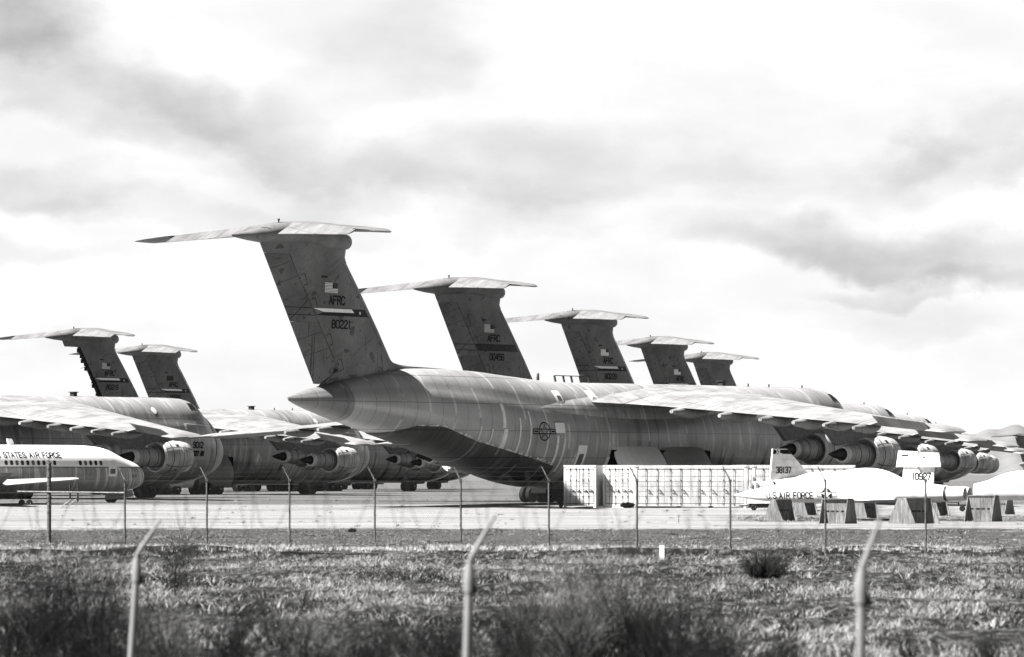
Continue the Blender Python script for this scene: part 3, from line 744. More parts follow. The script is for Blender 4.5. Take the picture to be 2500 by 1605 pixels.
for (u, z0, z1, w) in ((50.2, 5.9, 7.6, .35), (48.4, 3.9, 6.6, .16), (50.0, 4.3, 5.8, .42), (47.2, 3.9, 7.1, .15), (44.0, 2.9, 5.4, .25), (43.2, 2.8, 5.2, .18), (52.6, 4.9, 6.0, .1), (51.4, 4.7, 5.8, .12)):
    decal('bare_tape_strip', hull, [([[(X(u)-w/2, z0), (X(u)+w/2, z0), (X(u)+w/2, z1), (X(u)-w/2, z1)]], 0, 0)], [M['lip']], hull, off=.022)
# loose side door petal below the crease
mb = MB(); rs = []
for k in range(35):
    u = 61.3-17.6*k/34; zc = float(np.interp(u, [43.8, 48.4, 52.5, 56.3, 61, 61.4], [3.2, 4.12, 4.9, 5.92, 6.02, 5.8])); zb, zt, w = smooth_tab(HULL, u); zc = zb+(zc-zb)*min(1, max(.06, (61.4-u)/2.6))
    f = (zc-zb)/(zt-zb); low = [(y, z) for y, z in SEC if z < f]; low.sort(key=lambda q: math.atan2(q[0], .5-q[1]))
    hi = hull_side(u, zc); ring = [(X(u), -hi-.06, zc)]
    want = 16; tt = np.linspace(0, 1, want)
    yy_ = np.interp(tt, np.linspace(0, 1, len(low)), [q[0] for q in low]); zz_ = np.interp(tt, np.linspace(0, 1, len(low)), [q[1] for q in low])
    ring += [(X(u), y*(w+.05), zb-.05+(zt-zb)*z) for y, z in zip(yy_, zz_)]
    ring.append((X(u), hi+.06, zc)); rs.append(ring)
mb.loft(rs, cap0=False, cap1=False, closed=False); mb.build('rear_cargo_door', M['doorpatch'], hull, 50)
lay = []
for k in range(70):
    u = 58.6-14.6*k/70; z = float(np.interp(u, [43.8, 48.4, 52.5, 56.3, 61], [3.3, 4.12, 4.9, 5.92, 6.02]))+.04
    if rnd.random() < .55: lay.append([(X(u)-.12, z), (X(u)+rnd.uniform(.0, .15), z), (X(u)+.1, z+rnd.uniform(.04, .16)), (X(u)-.1, z+rnd.uniform(.03, .14))])
decal('peeling_sealant', hull, [(lay, 0, 0)], [M['lip']], hull, off=.07)
lay = []
for (u, z, s_) in ((63.3, 0, 0),): pass
decal('tail_cone_seam', hull, [([[(X(65.0)-.02, 6.4), (X(65.0)+.02, 6.4), (X(65.0)+.02, 8.9), (X(65.0)-.02, 8.9)]], 0, 0)], [M['ink']], hull, off=.02)
lay = [[(X(58.6+k*.75), 8.9-.03*k+(.0 if k else 0)), (X(58.2+k*.75), 9.0), (X(58.1+k*.75), 9.35-.07*k), (X(58.5+k*.75), 9.3-.07*k)] for k in range(9)]
mb = MB()     # walkway rail on the roof
pts = [(X(39.4), 0, 9.9), (X(35.0), 0, 9.92)]
mb.box(X(39.5), X(35.0), -.04, .04, 9.84, 9.90)
for u in (39.4, 38.3, 37.3, 36.2, 35.1): mb.prism([(u, 9.3), (u-.12, 9.3), (u+.1, 9.86), (u+.2, 9.86)], lambda a, z: (X(a), -.06, z), lambda a, z: (X(a), .06, z))
mb.build('roof_rail', M['darkgrey'], hull)
mb = MB(); mb.prism([(41.9, 9.3), (41.45, 9.3), (41.5, 10.0), (41.7, 10.0)], lambda a, z: (X(a), -.05, z), lambda a, z: (X(a), .05, z)); mb.build('blade_antenna', M['midgrey'], hull)
# nose number of the left aircraft
for key, nn in (('L1', '9012'), ('L2', '20')):
    r, hull, fin = FR[key]
    decal('nose_number', hull, [(glyph_polys(nn, X(5.5), 5.0, 1.5 if nn == '9012' else .8, .5, .12), 0, 0), (glyph_polys('0027 AN' if nn == '9012' else '07', X(5.7), 4.3, 1.9 if nn == '9012' else 1.0, .38, .14), 0, 0)], [M['ink']], hull, off=.03)
    lay = [rrect(X(a), X(a-.5), 6.9, 7.3, .15) for a in (16.0,)]
    decal('white_patch', hull, [([circ(X(9.5), 8.3, .3)], 0, 0)], [M['white']], hull, off=.03)
    decal('taped_seam', hull, [([[(X(6.3), 7.15), (X(5.9), 7.2), (X(2.2), 7.0), (X(2.2), 6.93), (X(5.9), 7.12), (X(6.1), 6.6), (X(6.3), 6.6)]], 0, 0)], [M['white']], hull, off=.03)
    hull.data = hull.data.copy(); hull.data.materials[0] = M['hull_b']

# ---------------------------------------------------------------- small T tailed aircraft far right, only its tail rises past the wings
def make_far_tail():
    root = empty('far_transport_aircraft', (156, 1150, 0), PHI, 'small dark T tailed aircraft far off at the right edge before the hills', 'aircraft')
    k = .72
    mb = MB(); mb.loft([[(q[0]*k, q[1]*k, q[2]*k-.2) for q in hull_ring(u)] for u in (-1.5, 0, 3, 8, 20, 35, 48, 58, 64, 68, 70)]); mb.build('fuselage', M['hull'], root, 50)
    mb = MB(); rs = []
    for z in (8.5, 12, 17.9):
        pts = foil(FIN_LE(z), FIN_TE(z), .1, 8); rs.append([(X(u)*k, y*k, z*k) for u, y in reversed(pts)]+[(X(u)*k, -y*k, z*k) for u, y in pts[1:]])
    mb.loft(rs); mb.build('vertical_fin', M['fin'], root, 40)
    mb = MB()
    mb.loft([[(X(u)*k, w*k*math.cos(a), (18.6+h*math.sin(a))*k) for a in [2*math.pi*j/12 for j in range(12)]] for u, w, h in ((63.5, .1, .1), (65, .8, .8), (70, .8, .8), (76, .05, .05))]); mb.build('tail_bullet', M['bullet'], root, 50)
    for s in (1, -1):
        mb = MB(); mb.loft([[(X(u)*k, -s*v*k, (18.8-.06*v+h)*k) for u, h in ((a, 0), ((a*2+b_)/3, .22), (b_, 0), ((a*2+b_)/3, -.2))] for v, a, b_ in ((.5, 66, 72.5), (10.3, 71.8, 74.2))]); mb.build('tailplane', M['stab'], root)
make_far_tail()

# ---------------------------------------------------------------- ground
def gz(y):
    return float(np.interp(y, [0, 25, 34, 55, 70, 130.4, 130.9, 132.9, 133.3, 142, 200, 230, 262, 276, 300, 400], [-.9, -.6, -.48, -.2, -.05, -.02, -.2, -.16, .14, .14, 0, 0, .22, .32, .5, .5]))
def px(p_, y): return (p_-1250)/FPX*y          # a place x metres right of the axis at distance y
ys = list(np.arange(10, 60, 2.0))+list(np.arange(60, 128, .8))+list(np.arange(128, 136, .15))+list(np.arange(136, 205, .6))+list(np.arange(205, 320, 3))+[330, 360, 400, 500, 700, 1000, 1500, 2500, 4000, 7000, 12000]
ts = list(np.linspace(-1, 1, 181))
vs, fs = [], []
rg = np.random.RandomState(3)
ph = rg.uniform(0, 6.28, 24); fr = rg.uniform(.25, 2.6, 24); an = rg.uniform(0, 3.14, 24)
def bump(x, y):
    s_ = 0
    for a, f, t_ in zip(ph, fr, an): s_ += math.sin(f*(x*math.cos(t_)+y*math.sin(t_))+a)/(.6+f)
    return s_
for y in ys:
    w = max(.26*y, 14) if y < 320 else max(.26*y, 14)*(1+min((y-320)/400, 4))
    for t_ in ts:
        x = t_*w; amp = float(np.interp(y, [10, 136, 145, 190, 200, 230], [.035, .035, .025, .02, .008, .0]))
        vs.append((x, y, gz(y + (.5*math.sin(x*.31)+.35*math.sin(x*.83+1) if 122 < y < 160 else 0))+amp*bump(x, y)))
n = len(ts)
for i in range(len(ys)-1):
    for j in range(n-1): fs.append((i*n+j, i*n+j+1, (i+1)*n+j+1, (i+1)*n+j))
me = bpy.data.meshes.new('ground'); me.from_pydata(vs, [], fs); me.update()
m, t, b = new_mat('ground_soil')
o = t.new('ShaderNodeTexCoord').outputs['Object']; x, y, z = t.sep(o)[:]
f1 = t.noise(t.comb(t.m('MULTIPLY', x, .8), t.m('MULTIPLY', y, .8), 0.0), 1.0, 6, .7)
f2 = t.noise(t.comb(t.m('MULTIPLY', x, .06), t.m('MULTIPLY', y, .10), 0.0), 1.0, 5, .65)
f3 = t.noise(t.comb(t.m('MULTIPLY', x, 9.0), t.m('MULTIPLY', y, 4.0), 0.0), 1.0, 4, .75)
f4 = t.noise(t.comb(t.m('MULTIPLY', x, .03), t.m('MULTIPLY', y, .35), 0.0), 1.0, 5, .6)
wob = t.m('MULTIPLY', t.m('SUBTRACT', f1, .5), 7.0)
yy = t.m('ADD', y, t.m('ADD', wob, t.m('MULTIPLY', t.m('SUBTRACT', f2, .5), 16.0)))
apron = t.m('MULTIPLY', t.mix(t.ramp(f2, .35, .65), .175, .215), t.ramp(f3, .3, .7, .88, 1.08))
apron = t.m('MULTIPLY', apron, t.ramp(f4, .38, .50, .5, 1.0))
apron = t.m('MULTIPLY', apron, t.ramp(yy, 284, 300, 1.0, .5))  # ground around the aircraft coloured darker to cut bounce light on bellies
weeds = t.m('MULTIPLY', t.ramp(f1, .60, .66), t.ramp(yy, 236, 250))
apron = t.mix(t.m('MULTIPLY', weeds, .55), apron, .07)
strip = t.m('MULTIPLY', t.ramp(t.m('ADD', y, t.m('MULTIPLY', wob, .4)), 294, 296), t.ramp(t.m('ADD', y, t.m('MULTIPLY', wob, .4)), 304, 301))        # a thin line of weeds beside the apron
apron = t.mix(t.m('MULTIPLY', t.m('MULTIPLY', strip, t.ramp(f3, .4, .6)), t.ramp(x, -34, -20)), apron, .03)
strip2 = t.m('MULTIPLY', t.m('MULTIPLY', t.ramp(yy, 221, 226), t.ramp(yy, 247, 238)), t.m('MULTIPLY', t.ramp(x, 11, 15), t.ramp(f3, .40, .52)))
apron = t.mix(strip2, apron, .03)
berm = t.m('MULTIPLY', t.mix(t.ramp(f3, .44, .60), .010, .10), t.ramp(f1, .3, .7, .75, 1.2))
f5 = t.noise(t.comb(t.m('MULTIPLY', x, 5.0), t.m('MULTIPLY', y, 1.6), 0.0), 1.0, 5, .8)
scrub = t.m('MULTIPLY', t.mix(t.ramp(f5, .46, .60), .006, .07), t.ramp(f1, .3, .65, .55, 1.3))
v = t.mix(t.ramp(yy, 188, 192), berm, apron)
v = t.mix(t.ramp(y, 132.5, 134.5), scrub, v)
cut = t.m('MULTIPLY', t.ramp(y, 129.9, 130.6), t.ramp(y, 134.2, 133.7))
v = t.mix(t.m('MULTIPLY', cut, t.ramp(t.noise(t.comb(t.m('MULTIPLY', x, 1.5), t.m('MULTIPLY', y, 1.6), 0.0), 1.0, 6, .7), .44, .56)), v, .006)  # broken bank shadow painted into the soil colour of the ditch
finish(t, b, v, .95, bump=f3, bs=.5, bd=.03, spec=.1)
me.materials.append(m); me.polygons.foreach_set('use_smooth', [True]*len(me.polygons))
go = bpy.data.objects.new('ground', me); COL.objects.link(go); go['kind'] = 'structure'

# hills far right
mb = MB(); n = 90; rows = []
for r_ in range(9):
    row = []
    for k in range(n+1):
        p_ = 2180+(3500-2180)*k/n; base = float(np.interp(p_, [2180, 2250, 2300, 2350, 2381, 2427, 2459, 2500, 2560, 2650, 2750, 3000, 3500], [0, 50, 84, 101, 98, 112, 117, 114, 96, 88, 130, 60, 0]))
        Y = 9000+r_*350; h = base*math.sin(math.pi/2*r_/7)*(1 if 0 < r_ < 8 else 0)*(Y/9935)+ (4*math.sin(k*1.3)+3*math.sin(k*.61+r_)+5*math.sin(k*.37-r_*1.7))*(1 if 0 < r_ < 8 else 0)*min(base/60, 1)
        row.append(((p_-1250)/FPX*9000*1.0*(Y/9000), Y, max(h, -1)+(0 if 0 < r_ < 8 else -3)))
    rows.append(row)
mb.loft(rows, cap0=False, cap1=False, closed=False)
h_ = mb.build('hills', plain('hill_scrub', .115, .95, var=.12, sc=.004), None, 60); h_['kind'] = 'structure'

# ---------------------------------------------------------------- passenger jet at left
def hull_generic(mb, tab, xf, n=40, cx=0.0, ex=2.0):
    rs = []
    for row in tab:
        d, zb, zt, w = row; rs.append([(xf(d), w*math.cos(a), (zb+zt)/2+(zt-zb)/2*math.sin(a)) for a in [2*math.pi*k/n for k in range(n)]])
    mb.loft(rs)
root = empty('passenger_jet', (-27.7, 305.0, .5), R(42), 'white topped passenger jet with UNITED STATES AIR FORCE lettering and bare metal belly at left', 'aircraft')
tab = [(-.02, 1.83, 1.9, .02), (.08, 1.55, 2.25, .3), (.3, 1.3, 2.55, .6), (.7, 1.1, 2.85, .88), (1.3, .95, 3.1, 1.15), (2.0, .85, 3.32, 1.35), (2.7, .8, 3.62, 1.48), (3.3, .77, 3.88, 1.55), (4.0, .74, 4.08, 1.62), (5, .73, 4.2, 1.66), (6.5, .73, 4.25, 1.68)]
tab += [(d_, .73, 4.25, 1.68) for d_ in np.arange(7.5, 26, 1.0)]+[(28, .85, 4.25, 1.62), (31, 1.7, 4.22, 1.3), (34, 2.7, 4.1, .7), (36, 3.3, 3.9, .2)]
fine_tab = [(float(d_),)+tuple(smooth_tab(tab, d_)) for d_ in list(np.arange(0, 3, .15))+list(np.arange(3, 8, .4))+list(np.arange(8, 36, 1.0))]
mb = MB(); hull_generic(mb, [tab[0]]+fine_tab, lambda d_: -d_, 48)
m, t, b = new_mat('airliner_skin')
o = t.new('ShaderNodeTexCoord').outputs['Object']; x, y, z = t.sep(o)[:]
sl = t.m('ADD', x, t.m('MULTIPLY', z, .18))
st = t.noise(t.comb(t.m('MULTIPLY', sl, 5.5), 0.0, t.m('MULTIPLY', z, .25)), 1.0, 4, .6); bg_ = t.noise(t.comb(t.m('MULTIPLY', x, .5), y, z), 1.0, 3)
metal = t.mix(t.ramp(bg_, .3, .7), .20, .29); metal = t.mix(t.m('MULTIPLY', t.ramp(st, .54, .62), .8), metal, .62)
metal = t.mix(t.m('MULTIPLY', t.ramp(st, .42, .36), .5), metal, .07)
metal = t.mix(t.m('MULTIPLY', lines(t, z, .42, .012), .5), metal, .08)
top = t.m('MULTIPLY', .82, t.ramp(bg_, .2, .8, .95, 1.02))
v = t.mix(t.ramp(z, 2.66, 2.67), metal, top)
v = t.mix(t.m('MULTIPLY', t.ramp(z, 2.60, 2.61), t.ramp(z, 2.67, 2.66)), v, .015)
finish(t, b, v, .4, spec=.4)
jet = mb.build('fuselage', m, root, 60)
decal('air_force_lettering', jet, [(glyph_polys('UNITED STATES AIR FORCE', -15.75, 3.34, 7.25, .34, .07), 0, 0)], [M['ink']], jet, side=-1, off=.012, seg=.3)
for i, d_ in enumerate([w_-.4 for w_ in [5.41, 5.88, 6.35, 6.82, 7.29]+[9.6+.477*k for k in range(10)]+[15.2, 15.7, 16.2]]):
    decal('cabin_window', jet, [([rrect(-d_-.135, -d_+.135, 2.76, 3.12, .1)], 1, 0), ([rrect(-d_-.105, -d_+.105, 2.79, 3.09, .09)], 0, .006)], [plain('window_blind', rnd.choice([.05, .1, .18]), .3), M['midgrey']] if i < 1 else [M['darkgrey'] if i % 3 else M['midgrey'], M['midgrey']], jet, side=-1, off=.01, seg=.3)
decal('passenger_door', jet, [([rrect(-4.35, -3.5, 1.95, 3.2, .12)], 0, 0), ([rrect(-4.9, -4.3, 2.68, 3.25, .05)], 0, .0), ([rrect(-4.2, -3.7, 2.15, 2.5, .08)], 1, .01)], [M['white'], M['midgrey']], jet, side=-1, off=.03)
decal('passenger_door', jet, [([rrect(-15.3, -14.45, 2.3, 3.4, .12)], 0, 0)], [M['white']], jet, side=-1, off=.03)
decal('tail_number_marking', jet, [(glyph_polys('22', -1.95, 1.9, .5, .16, .03), 0, 0)], [M['ink']], jet, side=-1, off=.01)
mb = MB(); mb.prism([(-12.2, 4.2), (-11.6, 4.2), (-11.9, 4.7), (-12.3, 4.7)], lambda a, z: (a, -.05, z), lambda a, z: (a, .05, z)); mb.build('blade_antenna', M['white'], jet)
mb = MB(); mb.tube((-17.0, 0, 4.2), (-17.0, 0, 4.55), .05, .04); mb.build('blade_antenna', M['white'], jet)
mb = MB(); mb.tube((-2.9, 0, .42), (-2.9, 0, 1.2), .1, .1); mb.tube((-2.9, -.3, .36), (-2.9, .3, .36), .06, .06)
gear = mb.build('nose_gear', M['darkgrey'], root)
for dy in (-.25, .25):
    mb = MB(); build_wheel(mb, -2.9, dy, .34, .34, .2); mb.build('wheel', [M['tyre'], M['hub']], gear, 40)
mb = MB(); mb.prism([(-3.9, .75), (-1.4, .95), (-1.3, .45), (-3.8, .2)], lambda a, z: (a, -.62, z), lambda a, z: (a, -.58, z)); mb.build('gear_door', M['palegrey'], root)
mb = MB(); mb.loft([[(-14, -1.3, 1.1), (-19.5, -1.3, 1.0), (-19, -1.3, .8), (-15, -1.3, .7)], [(-21.5, -14, 2.2), (-23, -14, 2.2), (-23, -14, 2.15), (-22, -14, 2.1)]]); mb.build('wing', M['stab'], root)
mb = MB(); mb.tube((-17, -2.4, .45), (-17, -2.2, 1.1), .12, .12); gear = mb.build('main_gear', M['darkgrey'], root)
for dy in (-.3, .3):
    mb = MB(); build_wheel(mb, -17, -2.4+dy, .5, .5, .34); mb.build('wheel', [M['tyre'], M['hub']], gear, 40)

# swept wing of a neighbour whose body lies beyond the left edge
root = empty('parked_jet', (-42.0, 290.0, .35), 0, 'jet at the left edge, only its pale swept wing and wheels reach into view', 'aircraft')
mb = MB(); rs = []
for xx, yl, yt, zl, zt_, th in ((-1.0, 9.0, -4.0, 1.55, .75, .45), (3.0, 7.0, -2.0, 1.75, 1.15, .36), (6.0, 5.4, -.9, 1.86, 1.45, .28), (9.0, 3.6, .3, 1.94, 1.72, .2), (10.6, 2.4, 1.0, 1.96, 1.86, .14), (10.95, 2.0, 1.3, 1.95, 1.9, .05)):
    ring = []
    for f in (0, .12, .35, .7, 1.0): ring.append((xx, yl+(yt-yl)*f, zl+(zt_-zl)*f+th*math.sin(math.pi*min(f*1.1, 1))*.6+.03))
    for f in (.98, .6, .3, .1): ring.append((xx, yl+(yt-yl)*f, zl+(zt_-zl)*f-th*math.sin(math.pi*min(f*1.1, 1))*.5-.03))
    rs.append(ring)
mb.loft(rs); wg = mb.build('wing', M['palegrey'], root, 30)
mb = MB(); mb.box(3.9, 5.1, -1.05, -1.02, .95, 1.3); mb.build('warning_placard', M['white'], wg)
mb = MB(); hull_generic(mb, [(-9, 1.2, 1.4, .05), (-7, .8, 2.4, .8), (0, .6, 2.8, 1.1), (9, .8, 2.6, .9), (13, 1.4, 2.0, .3)], lambda d_: d_, 20)
mb.v = [(-3.4+q[1], q[0], q[2]) for q in mb.v]; mb.build('fuselage', M['white'], root, 50)
for xx in (7.5, 8.05):
    mb = MB(); mb.tube((xx+3, -.0, .3), (xx+3, 0, 1.6), .07, .07); g_ = mb.build('main_gear', M['darkgrey'], root)
    mb = MB(); build_wheel(mb, 0, 0, 0, .23, .16); mb.v = [(xx-.4+q[0], -.3+q[1], .24+q[2]) for q in mb.v]; mb.build('wheel', [M['tyre'], M['hub']], g_, 40)

# folding steps on the ground under the jet
root = empty('folding_steps', (px(166, 275), 275, gz(275)), R(-30), 'small white folding steps lying on the ground under the passenger jet', 'steps')
mb = MB()
for yy_ in (-.3, .3): mb.prism([(-.5, 0), (-.4, 0), (.5, .6), (.4, .6)], lambda a, z: (a, yy_-.04, z), lambda a, z: (a, yy_+.04, z))
mb.build('side_rail', M['palegrey'], root)
for k in range(4):
    mb = MB(); mb.box(-.37+k*.22, -.24+k*.22, -.3, .3, .07+k*.14, .10+k*.14); mb.build('tread', M['palegrey'], root)

# ---------------------------------------------------------------- containers
cm, t, b = new_mat('container_paint')
o = t.new('ShaderNodeTexCoord').outputs['Object']; x, y, z = t.sep(o)[:]
n1 = t.noise(t.comb(t.m('MULTIPLY', x, 2.5), y, t.m('MULTIPLY', z, .5)), 1.0, 5, .65); n2 = t.noise(o, .9, 4)
v = t.mix(t.ramp(n1, .35, .62), .42, .62); v = t.mix(t.m('MULTIPLY', t.ramp(n2, .60, .72), .3), v, .42)
finish(t, b, v, .55, spec=.3)
M['cont'] = cm
def container(label, x, y, rot, w, L, mode='end', cut=0):
    """x,y = near left corner; mode 'end' shows the double doors, 'side' shows a row of folding side doors"""
    z0 = gz(y); H = 2.9
    root = empty('shipping_container', (x, y, z0), rot, label, 'container', 'white shipping containers in a row')
    mb = MB(); mb.box(.06, w-.06, .10, L, .14, H-.05)
    # corrugated flanks
    k = 0
    while .5+k*.28 < L-.3:
        a = .35+k*.28
        mb.box(w-.06, w-.03, a, a+.14, .25, H-.2); mb.box(.03, .06, a, a+.14, .25, H-.2); k += 1
    body = mb.build('body', M['cont'], root)
    mb = MB()
    for xa in (0, w-.13): mb.box(xa, xa+.13, -.02, .16, 0, H)
    mb.box(.13, w-.13, -.015, .14, H-.24, H-.003); mb.box(.13, w-.13, -.015, .14, .0 if mode == 'end' and cut else .13, .27)
    mb.box(-.0, .1, .16, L, H-.12, H-.002); mb.box(w-.1, w, .16, L, H-.12, H-.002); mb.box(0, .1, .16, L, .1, .25); mb.box(w-.1, w, .16, L, .1, .25)
    mb.build('frame', M['cont'], root)
    mb = MB()
    for xa in (0.0, w-.16):
        for za in (0.0, H-.12): mb.box(xa-.012, xa+.16, -.045, .13, za, za+.12)
    mb.build('corner_casting', M['cont'], root)
    mb = MB(); mb.box(.14, w-.14, .05, .09, .27, H-.24); mb.build('door_gasket', M['black'], root)
    nb = 2 if mode == 'end' else (4 if mode == 'side' else 4); wd = (w-.32)/nb
    for k in range(nb):
        a = .16+k*wd; d_ = MB(); d_.box(a+.015, a+wd-(.035 if k % 2 == 0 and mode == 'end' else .006), .0, .06, .31, H-.30)
        door = d_.build('door', M['cont'], root)
        mb = MB(); nn = 2 if mode == 'end' else 2
        for q in range(nn):
            xr = a+wd*((.30, .72)[q] if k % 2 == 0 else (.22, .62)[q])
            mb.tube((xr, -.04, .2), (xr, -.04, H-.18), .013, .013, 8)
            for zz in (.3, .75, 1.9, H-.3): mb.box(xr-.03, xr+.03, -.055, .0, zz-.02, zz+.02)
        mb.build('locking_bar', M['darkgrey'], door)
        mb = MB()
        for q in range(nn):
            xr = a+wd*((.30, .72)[q] if k % 2 == 0 else (.22, .62)[q])
            mb.box(xr, xr+.24, -.085, -.055, 1.20, 1.235); mb.box(xr+.2, xr+.28, -.09, -.0, 1.14, 1.2)
        mb.build('door_handle', M['darkgrey'], door)
        mb = MB()
        for zz in (.78, 1.12, 1.46, 1.80, 2.14): mb.box(a+.04, a+wd-.06, -.004, .0, zz, zz+.022)
        mb.build('door_crease', M['midgrey'], door)
        if mode == 'end' and k == 1:
            mb = MB(); 
            for zz, l_ in ((2.3, .55), (2.2, .3), (1.95, .5), (1.87, .35), (1.68, .45), (1.6, .5), (1.45, .4)):
                xx = a+.12
                while xx < a+.12+l_: mb.box(xx, xx+.035, -.006, -.004, zz, zz+.05); xx += .06
            mb.build('stencilled_data', M['midgrey'], door)
    if mode == 'side':
        for q in (.37, .66):
            mb = MB(); mb.box(w*q, w*q+.3, -.02, .0, .02, .13); mb.build('fork_pocket', M['void'], root)
    return root
S36 = FPX/276
container('white shipping container with double doors, leftmost of the row', (1377-1250)/S36, 276.9, R(-15), 2.25, 6.0, 'end')
container('white shipping container with double doors, second from left with a dark weed at its foot', (1473-1250)/S36, 276.9, R(-15), 2.25, 6.0, 'end', 1)
container('long white container with folding side doors in the middle of the row', (1551.5-1250)/S36, 276.0, 0, 7.5, 2.44, 'side')
container('white container end with blue grey stencils in the gap between the two long containers', 16.05, 279.3, R(6), 2.2, 6.0, 'end')
container('long white container behind the numbered tail fin, rightmost of the row', (1843-1250)/36.0, 277.6, 0, 6.95, 2.44, 'side')

def weed(name, label, x, y, z, w, h, n, mat, cat='weed', group=None, up=.5, thick=.008):
    mb = MB()
    r2 = random.Random(int(x*100)+n)
    for k in range(n):
        a = r2.uniform(0, 6.28); rr_ = w/2*math.sqrt(r2.random())
        p0 = Vector((rr_*.35*math.cos(a), rr_*.35*math.sin(a), 0)); p1 = Vector((rr_*math.cos(a), rr_*math.sin(a), h*r2.uniform(up, 1)*(1-.35*(rr_/(w/2))**2)))
        mid = (p0+p1)/2+Vector((r2.uniform(-.05, .05), r2.uniform(-.05, .05), h*.08))
        mb.tube(p0, mid, thick, thick*.8, 3); mb.tube(mid, p1, thick*.8, thick*.3, 3)
        for q in range(3):
            b0 = mid.lerp(p1, r2.random()); b1 = b0+Vector((r2.uniform(-.12, .12), r2.uniform(-.12, .12), r2.uniform(.03, .16)))*h*1.1
            mb.tube(b0, b1, thick*.5, thick*.2, 3)
    o_ = mb.build(name, mat, None); o_.location = (x, y, z); tag(o_, label, cat, group); return o_
TW = [plain('dark_twigs', .006, .8), plain('brown_twigs', .022, .8), plain('grey_twigs', .09, .8), plain('pale_straw', .36, .8)]
weed('weed_clump', 'dark leafy weed growing against the door of the second container', (1532-1250)/S36, 275.9, gz(276), 1.05, .42, 700, TW[0], up=.3, thick=.02)
weed('weed_clump', 'small dark weed at the left foot of the leftmost container', (1369-1250)/S36, 275.9, gz(276), .4, .55, 90, TW[0], thick=.015)

# ---------------------------------------------------------------- white trainer jets on plywood stands
JT = [(0, 1.36, 1.44, .03), (.5, 1.25, 1.56, .14), (1.5, 1.1, 1.8, .28), (2.5, 1.02, 1.98, .40), (3.2, 1.0, 2.15, .46), (4.0, .98, 2.5, .5), (5, .97, 2.72, .55), (6.2, .97, 2.76, .62), (7.5, .97, 2.62, .70), (9, .97, 2.45, .76), (11, .97, 2.25, .8), (12.4, 1.0, 2.05, .78), (13.2, 1.08, 1.95, .7)]
WHITE_J = None
m, t, b = new_mat('trainer_white')
o = t.new('ShaderNodeTexCoord').outputs['Object']; x, y, z = t.sep(o)[:]
n1 = t.noise(o, 1.6, 5, .65); v = t.mix(t.ramp(n1, .4, .7), .74, .55)
v = t.mix(t.m('MULTIPLY', t.m('MAXIMUM', lines(t, x, 1.37, .012), lines(t, z, .83, .010)), .5), v, .1)
finish(t, b, v, .4, spec=.4); M['jetw'] = m
